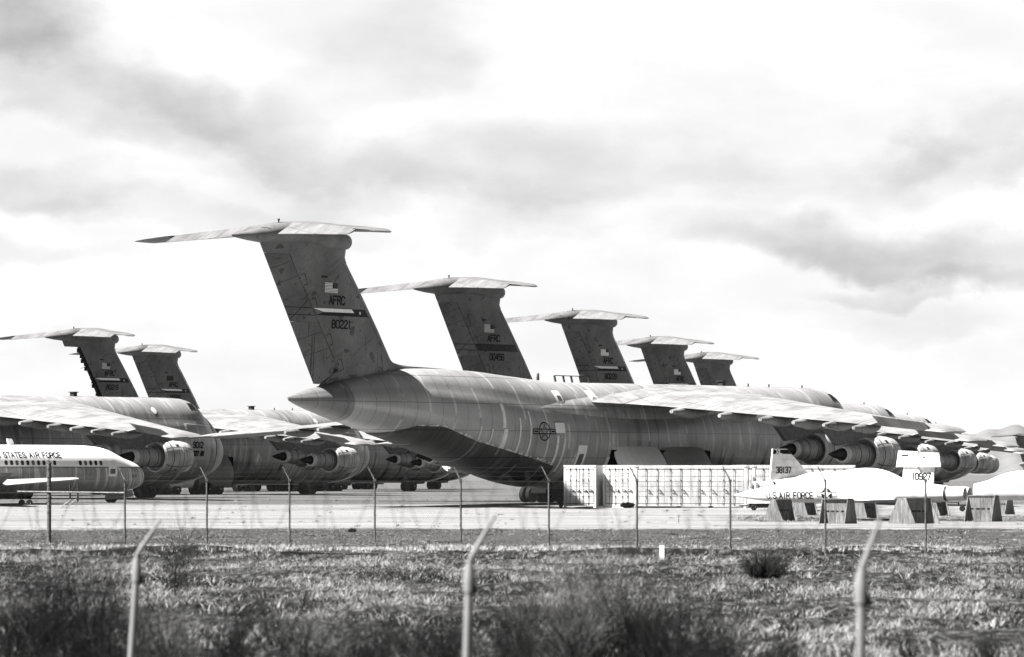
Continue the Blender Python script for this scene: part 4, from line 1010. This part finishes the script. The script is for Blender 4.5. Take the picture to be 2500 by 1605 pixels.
def trainer(label, x, y, z, rot, d0=0.0, fin='full', serial=None, side=1):
    root = empty('trainer_jet', (x, y, z), rot, label, 'jet', 'white trainer jets on wooden stands')
    ds = [d_ for d_ in list(np.arange(0, 1, .2))+list(np.arange(1, 13.3, .45))+[13.2] if d_ >= d0]
    mb = MB(); rs = []
    for d_ in ds:
        zb, zt, w = smooth_tab(JT, d_); ring = []
        for k in range(32):
            a = 2*math.pi*k/32; s_ = math.sin(a); c_ = math.cos(a)
            hw = w*(1-.45*max(s_, 0)**1.5*(1 if 3 < d_ < 9 else .5)); zc = zb+min(.62, (zt-zb)*.5)
            ring.append((-d_, hw*abs(c_)**.8*(1 if c_ > 0 else -1), zc+(zt-zc)*s_ if s_ > 0 else zc+(zc-zb)*s_))
        rs.append(ring)
    mb.loft(rs); body = mb.build('fuselage', M['jetw'], root, 45)
    if d0 == 0:
        mb = MB(); mb.lathe([(0, .004), (-.12, .03), (-.22, .055)], 'x', (.07, 0, 1.4), 12); mb.build('nose_tip', M['black'], body)
    for s in (1, -1):   # intakes, wings, stabilators, nozzles
        mb = MB(); mb.loft([[(-a, s*(w0+.22*math.cos(q)), 1.62+.33*math.sin(q)) for q in [2*math.pi*k/16 for k in range(16)]] for a, w0 in ((6.9, .46), (7.4, .53), (8.5, .55), (10.5, .45))]); mb.build('intake', M['jetw'], body, 50)
        mb = MB(); rs = []
        for v_, le, te in ((.5, 6.6, 10.2), (3.8, 9.0, 10.1)):
            rs.append([(-le, s*v_, 1.16), (-(le+.4), s*v_, 1.21), (-te, s*v_, 1.17), (-te, s*v_, 1.15), (-(le+.4), s*v_, 1.12)])
        mb.loft(rs); mb.build('wing', M['jetw'], root)
        mb = MB(); mb.lathe([(0, .40), (-.9, .40), (-1.25, .34), (-1.2, .28), (-.6, .27)], 'x', (-13.1, s*.36, 1.52), 24, cap=False); nz = mb.build('exhaust_nozzle', M['jetw'], root, 40)
        mb = MB(); mb.lathe([(-.05, .408), (-.22, .408)], 'x', (-13.1, s*.36, 1.52), 24, cap=False); mb.lathe([(-1.0, .27), (-1.0, .01)], 'x', (-13.1, s*.36, 1.52), 16); mb.build('nozzle_band', M['darkgrey'], nz)
    if fin == 'full':
        prof = [(10.1, 2.2), (11.95, 4.0), (13.0, 4.0), (13.2, 2.0)]
    elif fin == 'stub': prof = [(10.45, 2.1), (10.5, 3.05), (12.35, 3.05), (12.3, 1.9)]
    else: prof = None
    if prof:
        mb = MB(); mb.prism(prof, lambda a, z_: (-a, -.07, z_), lambda a, z_: (-a, .07, z_)); f_ = mb.build('vertical_fin', M['jetw'], root)
        if fin == 'full':
            mb = MB(); mb.prism([(11.62, 3.66), (11.9, 3.94), (12.97, 3.94), (12.99, 3.66)], lambda a, z_: (-a, -.08, z_), lambda a, z_: (-a, .08, z_)); cap = mb.build('fin_cap', M['black'], f_)
            tx = glyph_polys('XL', (-12.75 if side > 0 else -12.75), 3.69, .42, .22, .06)
            mb = MB(); 
            for q in tx: mb.prism([(a.x, a.y) for a in (tx and q)], lambda a, z_: (a if side < 0 else -25.08-a, side*.082, z_), lambda a, z_: (a if side < 0 else -25.08-a, side*.086, z_))
            mb.build('tail_code', M['white'], cap)
        if serial:
            w = 1.1; x0 = -12.75 if fin == 'full' else -12.15
            tx = glyph_polys(serial, 0, 2.45 if fin == 'full' else 2.3, w, .36, .075); mb = MB()
            for q in tx: mb.prism([(a.x, a.y) for a in q], lambda a, z_: ((x0+a) if side < 0 else (x0+w-a), side*.074, z_), lambda a, z_: ((x0+a) if side < 0 else (x0+w-a), side*.079, z_))
            mb.build('serial_number', M['ink'], f_)
    return root, body
def side_text(text, a0, z0, w, h, st, side):
    """lettering read from the given side: mirrored along x where the nose points left"""
    out = glyph_polys(text, 0, z0, w, h, st)
    return [[Vector((a0+w-q.x, q.y)) if side > 0 else Vector((a0+q.x, q.y)) for q in pl_] for pl_ in out]
j1, b1 = trainer('white trainer jet lettered U.S. AIR FORCE and 10927, its black tipped nose pointing left', 12.9, 236, 0, R(153), fin='stub', serial='10927', side=1)
decal('air_force_lettering', b1, [(side_text('U.S.AIR FORCE', -5.15, 1.22, 2.95, .34, .055, 1), 0, 0)], [M['ink']], b1, side=1, off=.012, seg=.25)
cx, cz = -6.02, 1.45
decal('national_insignia', b1, [(ring_polys([(cx-.62, cz-.13), (cx+.62, cz-.13), (cx+.62, cz+.15), (cx-.62, cz+.15)], [(cx-.59, cz-.10), (cx+.59, cz-.10), (cx+.59, cz+.12), (cx-.59, cz+.12)]), 0, 0), ([circ(cx, cz, .33)], 0, .004), ([star(cx, cz, .33)], 1, .008)], [M['ink'], M['white']], b1, side=1, off=.012, seg=.2)
for s_ in (1,):
    def outl(pts, w=.018):
        return [[Vector(a)+Vector((0, w)), Vector(b_)+Vector((w*.4, w)), Vector(b_)-Vector((0, w)), Vector(a)-Vector((w*.4, w))] for a, b_ in zip(pts[:-1], pts[1:])]
    L = outl([(-3.3, 2.0), (-3.9, 1.75), (-5.3, 1.75), (-6.4, 1.8), (-6.6, 2.15)])+outl([(-4.7, 2.55), (-4.62, 1.78)])+outl([(-7.0, 1.85), (-9.8, 1.8)])+outl([(-8.3, 1.2), (-8.3, 1.5), (-8.7, 1.5)])+outl([(-6.9, 1.1), (-6.7, 1.35), (-6.9, 1.7)])
    decal('canopy_seam', b1, [(L, 0, 0)], [M['midgrey']], b1, side=1, off=.014, seg=.3)
decal('panel_seam', b1, [([[(-2.3, 1.7), (-2.28, 1.7), (-2.28, 1.85), (-2.3, 1.85)], [(-1.1, 1.42), (-.85, 1.42), (-.85, 1.45), (-1.1, 1.45)]], 0, 0)], [M['ink']], b1, side=1, off=.012)
for a0, a1, z0, z1 in ((10.1, 11.55, 3.02, 3.95), (11.45, 12.85, 3.02, 3.86)):
    mb = MB(); mb.prism([(a0, z0), (a0+.14, z1), (a1-.12, z1-.05), (a1, z0)], lambda a, z_: (-a, .10 if a0 < 11 else .2, z_), lambda a, z_: (-a, .17 if a0 < 11 else .27, z_)); pn = mb.build('tail_panel', M['jetw'], j1)
    mb = MB()
    for q in ((.32, .25), (.55, .2)) if a0 < 11 else ((.3, .2),): mb.box(-a0-q[0]-q[1], -a0-q[0], .16 if a0 < 11 else .26, .175 if a0 < 11 else .275, z1-.32, z1-.24)
    mb.build('slot', M['ink'], pn)
j2, b2 = trainer('white trainer jet with 38137 on its fin, nose to the right behind the lettered one', 28.35, 268, .25, R(27), fin='full', serial='38137', side=-1)
j3, b3 = trainer('white trainer jet with its nose cone missing at the right edge', 25.2, 242, .1, R(160), d0=2.2, fin='none')
j4, b4 = trainer('white trainer jet at the right edge, its black fin tip lettered XL, behind the others', 45.3, 272, .3, R(27), fin='full', serial=None, side=-1)

decal('canopy_seam', b3, [(outl([(-3.3, 2.05), (-3.9, 1.75), (-5.4, 1.78), (-6.2, 2.1), (-7.2, 2.0), (-8.6, 2.1)]), 0, 0), (outl([(-2.3, 1.5), (-2.6, 1.5), (-2.6, 1.8)]), 0, 0)], [M['ink']], b3, side=1, off=.014, seg=.3)
ply, t, b = new_mat('plywood')
o = t.new('ShaderNodeTexCoord').outputs['Object']; x, y, z = t.sep(o)[:]
n1 = t.noise(t.comb(t.m('MULTIPLY', x, 9.0), t.m('MULTIPLY', y, 9.0), t.m('MULTIPLY', z, 1.2)), 1.0, 5, .7); n2 = t.noise(o, 1.2, 3)
v = t.m('MULTIPLY', t.mix(t.ramp(n1, .35, .65), .07, .19), t.ramp(n2, .3, .7, .75, 1.15)); finish(t, b, v, .8, spec=.2); M['ply'] = ply
def stand(label, x, y, rot, h=1.3, w=1.5, base=1.5, topw=.75):
    topw *= rnd.uniform(.7, 1.05); base *= rnd.uniform(.95, 1.2)
    root = empty('wooden_stand', (x, y, gz(y)), rot, label, 'stand', 'plywood stands under the trainer jets')
    for s in (-1, 1):
        mb = MB(); mb.prism([(-base/2, 0), (base/2, 0), (topw/2, h), (-topw/2, h)], lambda a, z_: (s*w/2-.02, a, z_), lambda a, z_: (s*w/2+.02, a, z_)); mb.build('end_board', M['ply'], root)
    mb = MB(); mb.prism([(-w/2+.02, .02), (w/2-.02, .02), (w/2-.02, h), (-w/2+.02, h)], lambda a, z_: (a, -.22-.0*z_, z_), lambda a, z_: (a, -.19, z_)); pn = mb.build('front_board', M['ply'], root)
    mb = MB()
    for k in range(4): mb.box(-w/2+.15+k*(w-.3)/4, -w/2+.15+k*(w-.3)/4+(w-.3)/4*rnd.uniform(.5, .85), -.228, -.18, h*.47, h*.47+.09)
    mb.build('slot', M['void'], pn)
    mb = MB(); mb.box(-w/2, w/2, -topw/2, topw/2, h, h+.05); mb.build('top_board', M['ply'], root)
    return root
def stand_px(label, pa, pb, ybase, rot, **k):
    Y = FPX*EYE/(ybase-1158.5); return stand(label, px((pa+pb)/2, Y), Y+.6, rot, **k)
stand_px('tall plywood stand under the nose of the lettered trainer jet', 1870, 1947, 1272, R(40), h=1.15, w=1.2, base=1.5, topw=.5)
stand_px('plywood stand with a row of dark slots, below the round star emblem', 2008, 2088, 1279, R(-32), h=1.28, w=1.5)
stand_px('plywood stand below the fin numbered 10927', 2180, 2289, 1279, R(36), h=1.3, w=1.7, base=2.0)
stand_px('plywood stand holding the front of the trainer jet without a nose cone', 2362, 2445, 1274, R(-30), h=1.4, w=1.6)
for pa, pb, yb, rt, lb in ((1943, 1985, 1263, 40, 'small plywood stand seen behind the stand under the jet nose'), (2083, 2143, 1268, 35, 'shaded plywood stand just right of the slotted stand'), (2262, 2312, 1264, 40, 'plywood stand half hidden behind the fin numbered 10927'), (2432, 2470, 1262, -30, 'plywood stand at right beyond the nose cone gap')):
    stand_px(lb, pa, pb, yb, R(rt), h=1.25, w=.9, base=1.4)
# service trailer
root = empty('equipment_trailer', (px(1862, 266), 266, gz(266)), 0, 'low white equipment trailer on black wheels between container and wooden stand', 'trailer')
mb = MB(); mb.box(-.95, .55, -.5, .5, .45, .78); mb.box(.45, .9, -.5, .5, .45, .95); mb.build('body', M['white'], root)
mb = MB(); mb.box(-.9, .85, -.45, .45, .22, .45); mb.tube((-.9, 0, .3), (-1.5, 0, .3), .04, .04); mb.build('chassis', M['black'], root)
for xx in (-.6, .6):
    mb = MB(); build_wheel(mb, xx, -.5, .2, .2, .14); mb.build('wheel', [M['tyre'], M['hub']], root, 40)
root = empty('bomb_cart', (px(2325, 262), 262, gz(262)), 0, 'white tank on a low cart under the exhausts of the lettered trainer jet', 'cart')
mb = MB(); mb.lathe([(-.8, .1), (-.6, .38), (.3, .42), (.8, .2)], 'x', (0, 0, .95), 20); mb.build('tank', M['white'], root, 50)
mb = MB(); mb.box(-.9, .9, -.35, .35, .35, .45); mb.tube((-.5, 0, .45), (-.5, 0, .7), .05); mb.tube((.4, 0, .45), (.4, 0, .7), .05); mb.build('frame', M['darkgrey'], root)
for xx in (-.6, .6):
    mb = MB(); build_wheel(mb, xx, -.4, .19, .19, .12); mb.build('wheel', [M['tyre'], M['hub']], root, 40)

# small markers
root = empty('marker_post', (px(1616, 125), 125, gz(125)), 0, 'short white square marker post in the grass before the fence', 'post')
mb = MB(); mb.box(-.075, .075, -.05, .05, -.1, .48); mb.build('post', M['white'], root)
mb = MB(); mb.box(-.082, .082, -.057, .057, .48, .51); mb.build('cap', M['palegrey'], root)
root = empty('small_sign', (px(1657, 218), 218, gz(218)), 0, 'tiny square sign on a thin stake in the pale dirt below the long container', 'sign')
mb = MB(); mb.tube((0, 0, 0), (0, 0, .4), .015); mb.build('stake', M['darkgrey'], root)
mb = MB(); mb.box(-.07, .07, -.02, -.01, .32, .45); mb.build('plate', M['palegrey'], root)

# ---------------------------------------------------------------- fences
fm, t, b = new_mat('galvanised_steel')
o = t.new('ShaderNodeTexCoord').outputs['Object']; n1 = t.noise(o, 14.0, 4, .7)
finish(t, b, t.mix(t.ramp(n1, .35, .65), .05, .15), .5, .3); M['galv'] = fm
M['galvp'] = plain('pale_galvanised_steel', .19, .5, 0.1, .08, 4)
M['wire'] = plain('fence_wire', .02, .7, .0)
PP = [120, 305, 505, 707, 915, 1125, 1340, 1555, 1783, 2015, 2260, 2515]
PP = [-290, -90]+PP+[2780]
pos = []
for p_ in PP:
    Y = float(np.interp(p_, [120, 2260], [146.5, 129]) if 120 <= p_ <= 2260 else 146.5-(p_-120)*17.5/2140); pos.append((px(p_, Y), Y))
fence = empty('chain_link_fence', (pos[0][0], pos[0][1], 0), 0, 'grey chain link fence with leaning barbed wire arms between the grass and the aircraft', 'fence')
def W(x, y, z): return (x-pos[0][0], y-pos[0][1], z)
for i, (x, y) in enumerate(pos):
    big = PP[i] == 120; z0 = gz(y)-.1
    mb = MB(); rad = .075 if big else .034
    mb.tube(W(x, y, z0), W(x, y, 2.98 if big else 2.42), rad, rad, 12)
    if big:
        mb.lathe([(2.98, .085), (3.03, .08), (3.06, .03)], 'z', W(x, y, 0), 12)
        for zz in (.5, 1.2, 1.75, 2.2, 2.5, 2.8): mb.lathe([(zz, .08), (zz, .09), (zz+.05, .09), (zz+.05, .08)], 'z', W(x, y, 0), 12)
    post = mb.build('post', M['galv'], fence, 40)
    mb = MB()
    if not big: mb.tube(W(x, y, 2.40), W(x-.24, y+.1, 2.86), .03, .022, 8); mb.box(-.05+x-pos[0][0], .05+x-pos[0][0], -.05+y-pos[0][1], .05+y-pos[0][1], 2.36, 2.44); mb.build('barb_arm', M['galv'], post)
wires = MB(); mesh_v, mesh_f = [], []
def ribbon(p0, p1, r):
    wires_v.extend([]) if False else None
    p0 = np.array(p0); p1 = np.array(p1); d_ = p1-p0; d_ /= np.linalg.norm(d_)
    up = np.array([-d_[2], 0, d_[0]])*r; fw = np.array([0, r*.8, 0]); k = len(mesh_v)
    for q in (p0, p1): mesh_v.extend([tuple(q+up), tuple(q-up*.5+fw), tuple(q-up*.5-fw)])
    mesh_f.extend([(k, k+1, k+4, k+3), (k+1, k+2, k+5, k+4), (k+2, k, k+3, k+5)])
pitch = .055
for (xa, ya), (xb, yb) in zip(pos[:-1], pos[1:]):
    L = math.hypot(xb-xa, yb-ya); ux, uy = (xb-xa)/L, (yb-ya)/L; H = 2.25; zb = .12; n = int(L/pitch/1.35)
    for k in range(n):
        a0 = k*pitch*1.35
        for sgn in (1, -1):
            a = a0; b_ = a0+sgn*H*.75; z0, z1 = zb, zb+H
            if b_ > L: z1 = zb+(L-a)/(b_-a)*H; b_ = L
            if b_ < 0: z1 = zb+(a)/(a-b_)*H; b_ = 0
            ribbon(W(xa+ux*a, ya+uy*a+.04, z0), W(xa+ux*b_, ya+uy*b_+.04, z1), .0027)
            # wires entering from the far side of the bay
        if a0 < H*.75: pass
    for k in range(int(H*.75/(pitch*1.35))):      # fill the corners left by the clipped diagonals
        q = k*pitch*1.35/.75
        ribbon(W(xa, ya+.04, zb+q), W(xa+ux*min((H-q)*.75, L), ya+uy*min((H-q)*.75, L)+.04, zb+min(H, q+L/.75)), .0027)
        ribbon(W(xb, yb+.04, zb+q), W(xb-ux*min((H-q)*.75, L), yb-uy*min((H-q)*.75, L)+.04, zb+min(H, q+L/.75)), .0027)
    for zz in (zb, zb+H): ribbon(W(xa, ya+.04, zz), W(xb, yb+.04, zz), .004)
    for f in (.3, .65, .97):
        ribbon(W(xa-.24*f, ya+.1*f, 2.42+.44*f), W((xa+xb)/2-.24*f, (ya+yb)/2+.1*f, 2.39+.44*f), .0018); ribbon(W((xa+xb)/2-.24*f, (ya+yb)/2+.1*f, 2.39+.44*f), W(xb-.24*f, yb+.1*f, 2.42+.44*f), .0018)
me = bpy.data.meshes.new('chain_link'); me.from_pydata(mesh_v, [], mesh_f); me.materials.append(M['wire']); cl = bpy.data.objects.new('chain_link', me); COL.objects.link(cl); cl.parent = fence
(xa, ya), (xb, yb) = pos[2], pos[3]
mb = MB(); mb.tube(W(xa-1.2, ya+.5, 1.98), W(xb, yb, 1.94), .03, .03, 8)
mb.build('top_rail', M['galv'], fence, 40)

near = []
for (pb, pt_, yb, s_, pa, ya_) in ((320, 334, 1396, 243, 392, 1262), (1139, 1146, 1417, 289, 1209, 1258), (2101, 2103, 1440, 337, 2150, 1275)):
    Y = FPX/s_; near.append((px(pt_, Y), Y, EYE-(yb-1158.5)/s_, (pt_-pb)/210*1.0, (pa-pt_)/s_, (yb-48-ya_)/s_))
nf = empty('near_fence', (near[0][0], near[0][1], gz(near[0][1])), 0, 'blurred near fence of pale pipe posts with arms leaning right and a thin razor coil', 'fence')
O = Vector(nf.location)
for x, y, zt, lean, ax, az_ in near:
    g0 = gz(y)-.1; mb = MB()
    mb.tube(Vector((x-lean*(zt-g0), y, g0))-O, Vector((x, y, zt-.02))-O, .035, .035, 16)
    p_ = mb.build('post', M['galvp'], nf, 40)
    mb = MB(); c = Vector((x, y, zt))-O
    mb.lathe([(-.10, .048), (-.02, .052), (.05, .05), (.13, .034)], 'z', c, 16); k0 = c+Vector((0, 0, .10))
    k1 = k0+Vector((.02, 0, .10)); mb.tube(k0, k1, .032, .026, 12); mb.tube(k1, c+Vector((ax, 0, .17+az_)), .024, .014, 12); mb.build('barb_arm', M['galvp'], p_, 40)
    mb = MB(); mb.box(c.x+.02, c.x+.07, c.y-.03, c.y+.03, c.z-.12, c.z-.04); mb.tube(c+Vector((.02, -.05, .16)), c+Vector((.02, .03, .16)), .02, .02, 8); mb.build('clamp', M['black'], p_)
mb = MB(); ext = [(near[0][0]-(near[1][0]-near[0][0]), near[0][1]-(near[1][1]-near[0][1]), near[0][2]-.09)]+[(q[0], q[1], q[2]) for q in near]+[(2*near[2][0]-near[1][0], 2*near[2][1]-near[1][1], near[2][2]+.06)]
prev = None
for (xa, ya, za), (xb, yb, zb_) in zip(ext[:-1], ext[1:]):
    for k in range(9*16):
        f = k/144; a = f*9*2*math.pi; q = Vector((xa+(xb-xa)*f+.10*math.sin(a*.5)+.15, ya+(yb-ya)*f+.24*math.cos(a), za+(zb_-za)*f+.62+.25*math.sin(a)+.04*math.sin(f*17)))-O
        if prev is not None: mb.tube(prev, q, .0035, .0035, 3)
        prev = q
mb.build('razor_coil', M['wire'], nf)
# ---------------------------------------------------------------- vegetation
def tufts(name, n, y0, y1, h0, h1, blades, wblade, mats, probs, spread, seed, dens=None, label=None, lean=.35, xw=.165):
    r2 = np.random.RandomState(seed)
    # denser where the ground is nearer to the eye in the picture
    y = y0+(y1-y0)*r2.rand(n*3)
    xx = (r2.rand(n*3)*2-1)*(xw*y)
    keep = r2.rand(n*3) < (y/y1)
    if dens is not None: keep &= r2.rand(n*3) < dens(xx, y)
    xx, y = xx[keep][:n], y[keep][:n]; n = len(y)
    cl = np.clip(dens(xx, y), 0, 1) if dens is not None else .5+.5*np.sin(xx*.9+3*np.sin(y*.21))*np.sin(y*.7+2*np.sin(xx*.33)); hh = (h0+(h1-h0)*r2.rand(n)**2)*(.6+.7*cl)
    mi = r2.choice(len(mats), n, p=probs); mi = np.where((cl > .72) & (r2.rand(n) < .5), 0, mi)
    zg = np.interp(y, [0, 25, 34, 55, 70, 130.4, 130.9, 132.9, 133.3, 142, 200, 230, 262, 276, 300, 400], [-.9, -.6, -.48, -.2, -.05, -.02, -.2, -.16, .14, .14, 0, 0, .22, .32, .5, .5])-.03
    B = blades; N = n*B
    bx = np.repeat(xx, B)+r2.randn(N)*spread*.5; by = np.repeat(y, B)+r2.randn(N)*spread*.5; bz = np.repeat(zg, B)
    bh = np.repeat(hh, B)*(.5+.6*r2.rand(N)); lx = r2.randn(N)*lean*bh+.08*bh; ly = r2.randn(N)*lean*bh
    ang = r2.rand(N)*np.pi; wx_, wy_ = np.cos(ang)*wblade/2, np.sin(ang)*wblade/2
    V = np.zeros((N, 5, 3))
    V[:, 0] = np.stack([bx-wx_, by-wy_, bz], 1); V[:, 1] = np.stack([bx+wx_, by+wy_, bz], 1)
    V[:, 2] = np.stack([bx+wx_*.7+lx*.4, by+wy_*.7+ly*.4, bz+bh*.6], 1); V[:, 3] = np.stack([bx-wx_*.7+lx*.4, by-wy_*.7+ly*.4, bz+bh*.6], 1)
    V[:, 4] = np.stack([bx+lx, by+ly, bz+bh], 1)
    base = np.arange(N)*5
    loops = np.stack([base, base+1, base+2, base+3, base+3, base+2, base+4], 1).reshape(-1)
    me = bpy.data.meshes.new(name); me.vertices.add(N*5); me.vertices.foreach_set('co', V.reshape(-1)); me.loops.add(N*7); me.loops.foreach_set('vertex_index', loops.astype(np.int32))
    me.polygons.add(N*2); st_ = np.stack([np.arange(N)*7, np.arange(N)*7+4], 1).reshape(-1); me.polygons.foreach_set('loop_start', st_.astype(np.int32))
    me.polygons.foreach_set('material_index', np.repeat(np.repeat(mi, B), 2).astype(np.int32))
    for m_ in mats: me.materials.append(m_)
    me.update(calc_edges=True); me.validate()
    o_ = bpy.data.objects.new(name, me); COL.objects.link(o_); o_['kind'] = 'stuff'
    if label: o_['label'] = label
    return o_
GR = [plain('straw_pale', .27, .8, var=.1), plain('straw_mid', .075, .8, var=.2), plain('straw_dark', .022, .8, var=.2), plain('scrub_dark', .008, .8, var=.2)]
def patch(x, y):
    c = np.sin(x*1.1+1.7*np.sin(y*.13))+np.sin(y*.23+1.3*np.sin(x*.7+2))+.8*np.sin(x*2.3-y*.37)
    return np.clip(.72+.25*c, .35, 1)
tufts('dry_grass', 62000, 56, 130.5, .04, .19, 7, .014, GR, [.24, .22, .26, .28], .14, 5, dens=patch, lean=.7, label='pale dry scrub grass over the near ground')['category'] = 'grass'
tufts('fence_line_grass', 5200, 133.2, 137.0, .07, .20, 14, .02, [plain('bright_straw', .34, .8, var=.1)]+GR[1:], [.72, .22, .04, .02], .14, 6, label='bright straw grass along the foot of the fence')['category'] = 'grass'
tufts('berm_grass', 17000, 137, 193, .04, .13, 8, .02, GR, [.18, .30, .30, .22], .2, 7, label='short mottled grass on the berm below the pale dirt')['category'] = 'grass'

def shrub(label, x, y, h, spread, n, mat, seed, lean=0.0, thick=.010):
    r2 = random.Random(seed); mb = MB()
    def grow(p0, d_, L, r_, depth):
        d_ = d_.normalized(); k = 3; q = p0
        for i in range(k):
            d2 = (d_+Vector((r2.gauss(0, .13), r2.gauss(0, .13), r2.gauss(0, .06)+.03))).normalized(); q2 = q+d2*L/k
            mb.tube(q, q2, r_*(1-i/k*.5), r_*(1-(i+1)/k*.5), 3); q = q2; d_ = d2
            if depth > 0 and (i > 0 or depth > 1):
                for _ in range(2):
                    s2 = (d_+Vector((r2.gauss(0, .42), r2.gauss(0, .42), r2.gauss(.0, .25)))).normalized(); grow(q, s2, L*r2.uniform(.45, .65), r_*.5, depth-1)
    for k in range(n):
        a = r2.uniform(0, 6.28); s_ = spread*r2.random()
        grow(Vector((r2.gauss(0, .06), r2.gauss(0, .06), -.05)), Vector((s_*math.cos(a)+lean, s_*math.sin(a), 1)), h*r2.uniform(.45, .68), thick*r2.uniform(.6, 1), 2)
    o_ = mb.build('twiggy_shrub', mat, None); o_.location = (x, y, gz(y)); tag(o_, label, 'shrub', 'bare twiggy shrubs in the foreground'); return o_
SH = [(30, 52, 1.35, .55, 26, 0, 'bare dark shrub in the bottom left corner'), (110, 54, 1.5, .5, 26, 0, 'bare dark shrub second from the left corner, leaning tall'), (215, 55, 1.6, .5, 26, 0, 'tallest bare dark shrub left of the left near post'),
      (280, 50, 1.15, .6, 20, 0, 'bare shrub touching the left near post on its left'), (420, 54, 1.05, .5, 18, 1, 'thin bare shrub right of the left near post'), (560, 52, .85, .7, 20, 0, 'low bare shrub between the first and second near posts'),
      (770, 51, 1.0, .6, 20, 1, 'brown bare shrub midway between first and second near posts'), (930, 51, 1.1, .6, 22, 1, 'brown bare shrub left of the middle near post'), (1060, 50, .95, .6, 18, 0, 'dark bare shrub touching the middle near post'),
      (1260, 53, 1.25, .6, 24, 1, 'brown bare shrub right of the middle near post'), (1400, 54, 1.5, .65, 30, 1, 'wide brown bare shrub in the middle of the foreground'), (1530, 54, 1.55, .6, 28, 1, 'tall brown bare shrub below the white marker post'),
      (1640, 51, 1.2, .7, 26, 0, 'dark bare shrub below and right of the white marker post'), (1760, 53, 1.1, .6, 18, 1, 'thin brown shrub below the round dark bush'), (1900, 50, .75, .7, 16, 0, 'low dark shrub left of the right near post'),
      (430, 88, 1.3, .45, 14, 1, 'thin upright shrub in the grass above the left near post'), (2400, 52, .6, .7, 16, 0, 'low dark shrub in the bottom right corner')]
for i, (p_, Y, h, sp, n_, mi, lb) in enumerate(SH): shrub(lb, px(p_, Y), Y, h*1.22, sp, int(n_*1.6), TW[mi] if i % 2 or mi == 0 else TW[2], 100+i, thick=.009)
thicket = []
for k in range(60):       # low dead brush that closes the bottom of the view into one dark mass
    p_ = -150+k*47+rnd.uniform(-25, 25); Y = rnd.uniform(46, 60)
    if p_ > 1850 and k % 2: continue
    o_ = shrub(None, px(p_, Y), Y, rnd.uniform(.8, 1.3)*(.72 if p_ > 1800 else 1), .8, 20, TW[0 if k % 3 else 1], 300+k, thick=.010); thicket.append(o_)
bv_, bf_, bm_ = [], [], []
for o_ in thicket:
    k0 = len(bv_); bv_ += [tuple(v.co+o_.location) for v in o_.data.vertices]; bf_ += [tuple(i+k0 for i in p.vertices) for p in o_.data.polygons]; bm_ += [0 if o_.data.materials[0] is TW[0] else 1]*len(o_.data.polygons)
    bpy.data.objects.remove(o_)
me = bpy.data.meshes.new('dead_brush'); me.from_pydata(bv_, [], bf_); me.materials.append(TW[0]); me.materials.append(TW[1]); me.polygons.foreach_set('material_index', bm_)
o_ = bpy.data.objects.new('dead_brush', me); COL.objects.link(o_); tag(o_, 'low tangled dead brush closing the bottom edge of the foreground', 'brush', None, 'stuff')
tufts('shadow_scrub', 7000, 56, 129, .06, .24, 16, .02, GR, [.02, .08, .3, .6], .2, 11, dens=lambda x, y: np.clip(1.15-1.3*patch(x, y)+.25*np.sin(x*3.1)*np.sin(y*.9), .03, 1), lean=.8, label='dark low scrub added as shadow patches between the straw grass')['category'] = 'scrub'  # dark clumps stand in for shadows across the grass
tufts('apron_weeds', 1500, 197, 345, .04, .16, 9, .03, GR, [.05, .15, .3, .5], .16, 9, label='sparse dark weeds dotting the pale dirt of the apron', dens=lambda x, y: np.clip(.25+.9*np.sin(x*.4+y*.05)*np.sin(y*.35+x*.1), .05, 1), lean=.6)['category'] = 'weeds'
tufts('stand_weeds', 900, 223, 246, .04, .14, 9, .03, GR, [.05, .15, .3, .5], .16, 10, label='dark weeds on the dirt around the plywood stands', dens=lambda x, y: (x > 13)*1.0, lean=.6)['category'] = 'weeds'
weed('round_bush', 'round dark wiry bush standing alone in the grass at right', px(1868, 100), 100, gz(100), 1.5, .95, 420, TW[1], 'bush', up=.25, thick=.008)
weed('small_bush', 'small dark bush on the berm left of the middle near post', px(860, 172), 172, gz(172), .4, .3, 120, TW[0], 'bush', thick=.012)
print('objects', len(bpy.data.objects))
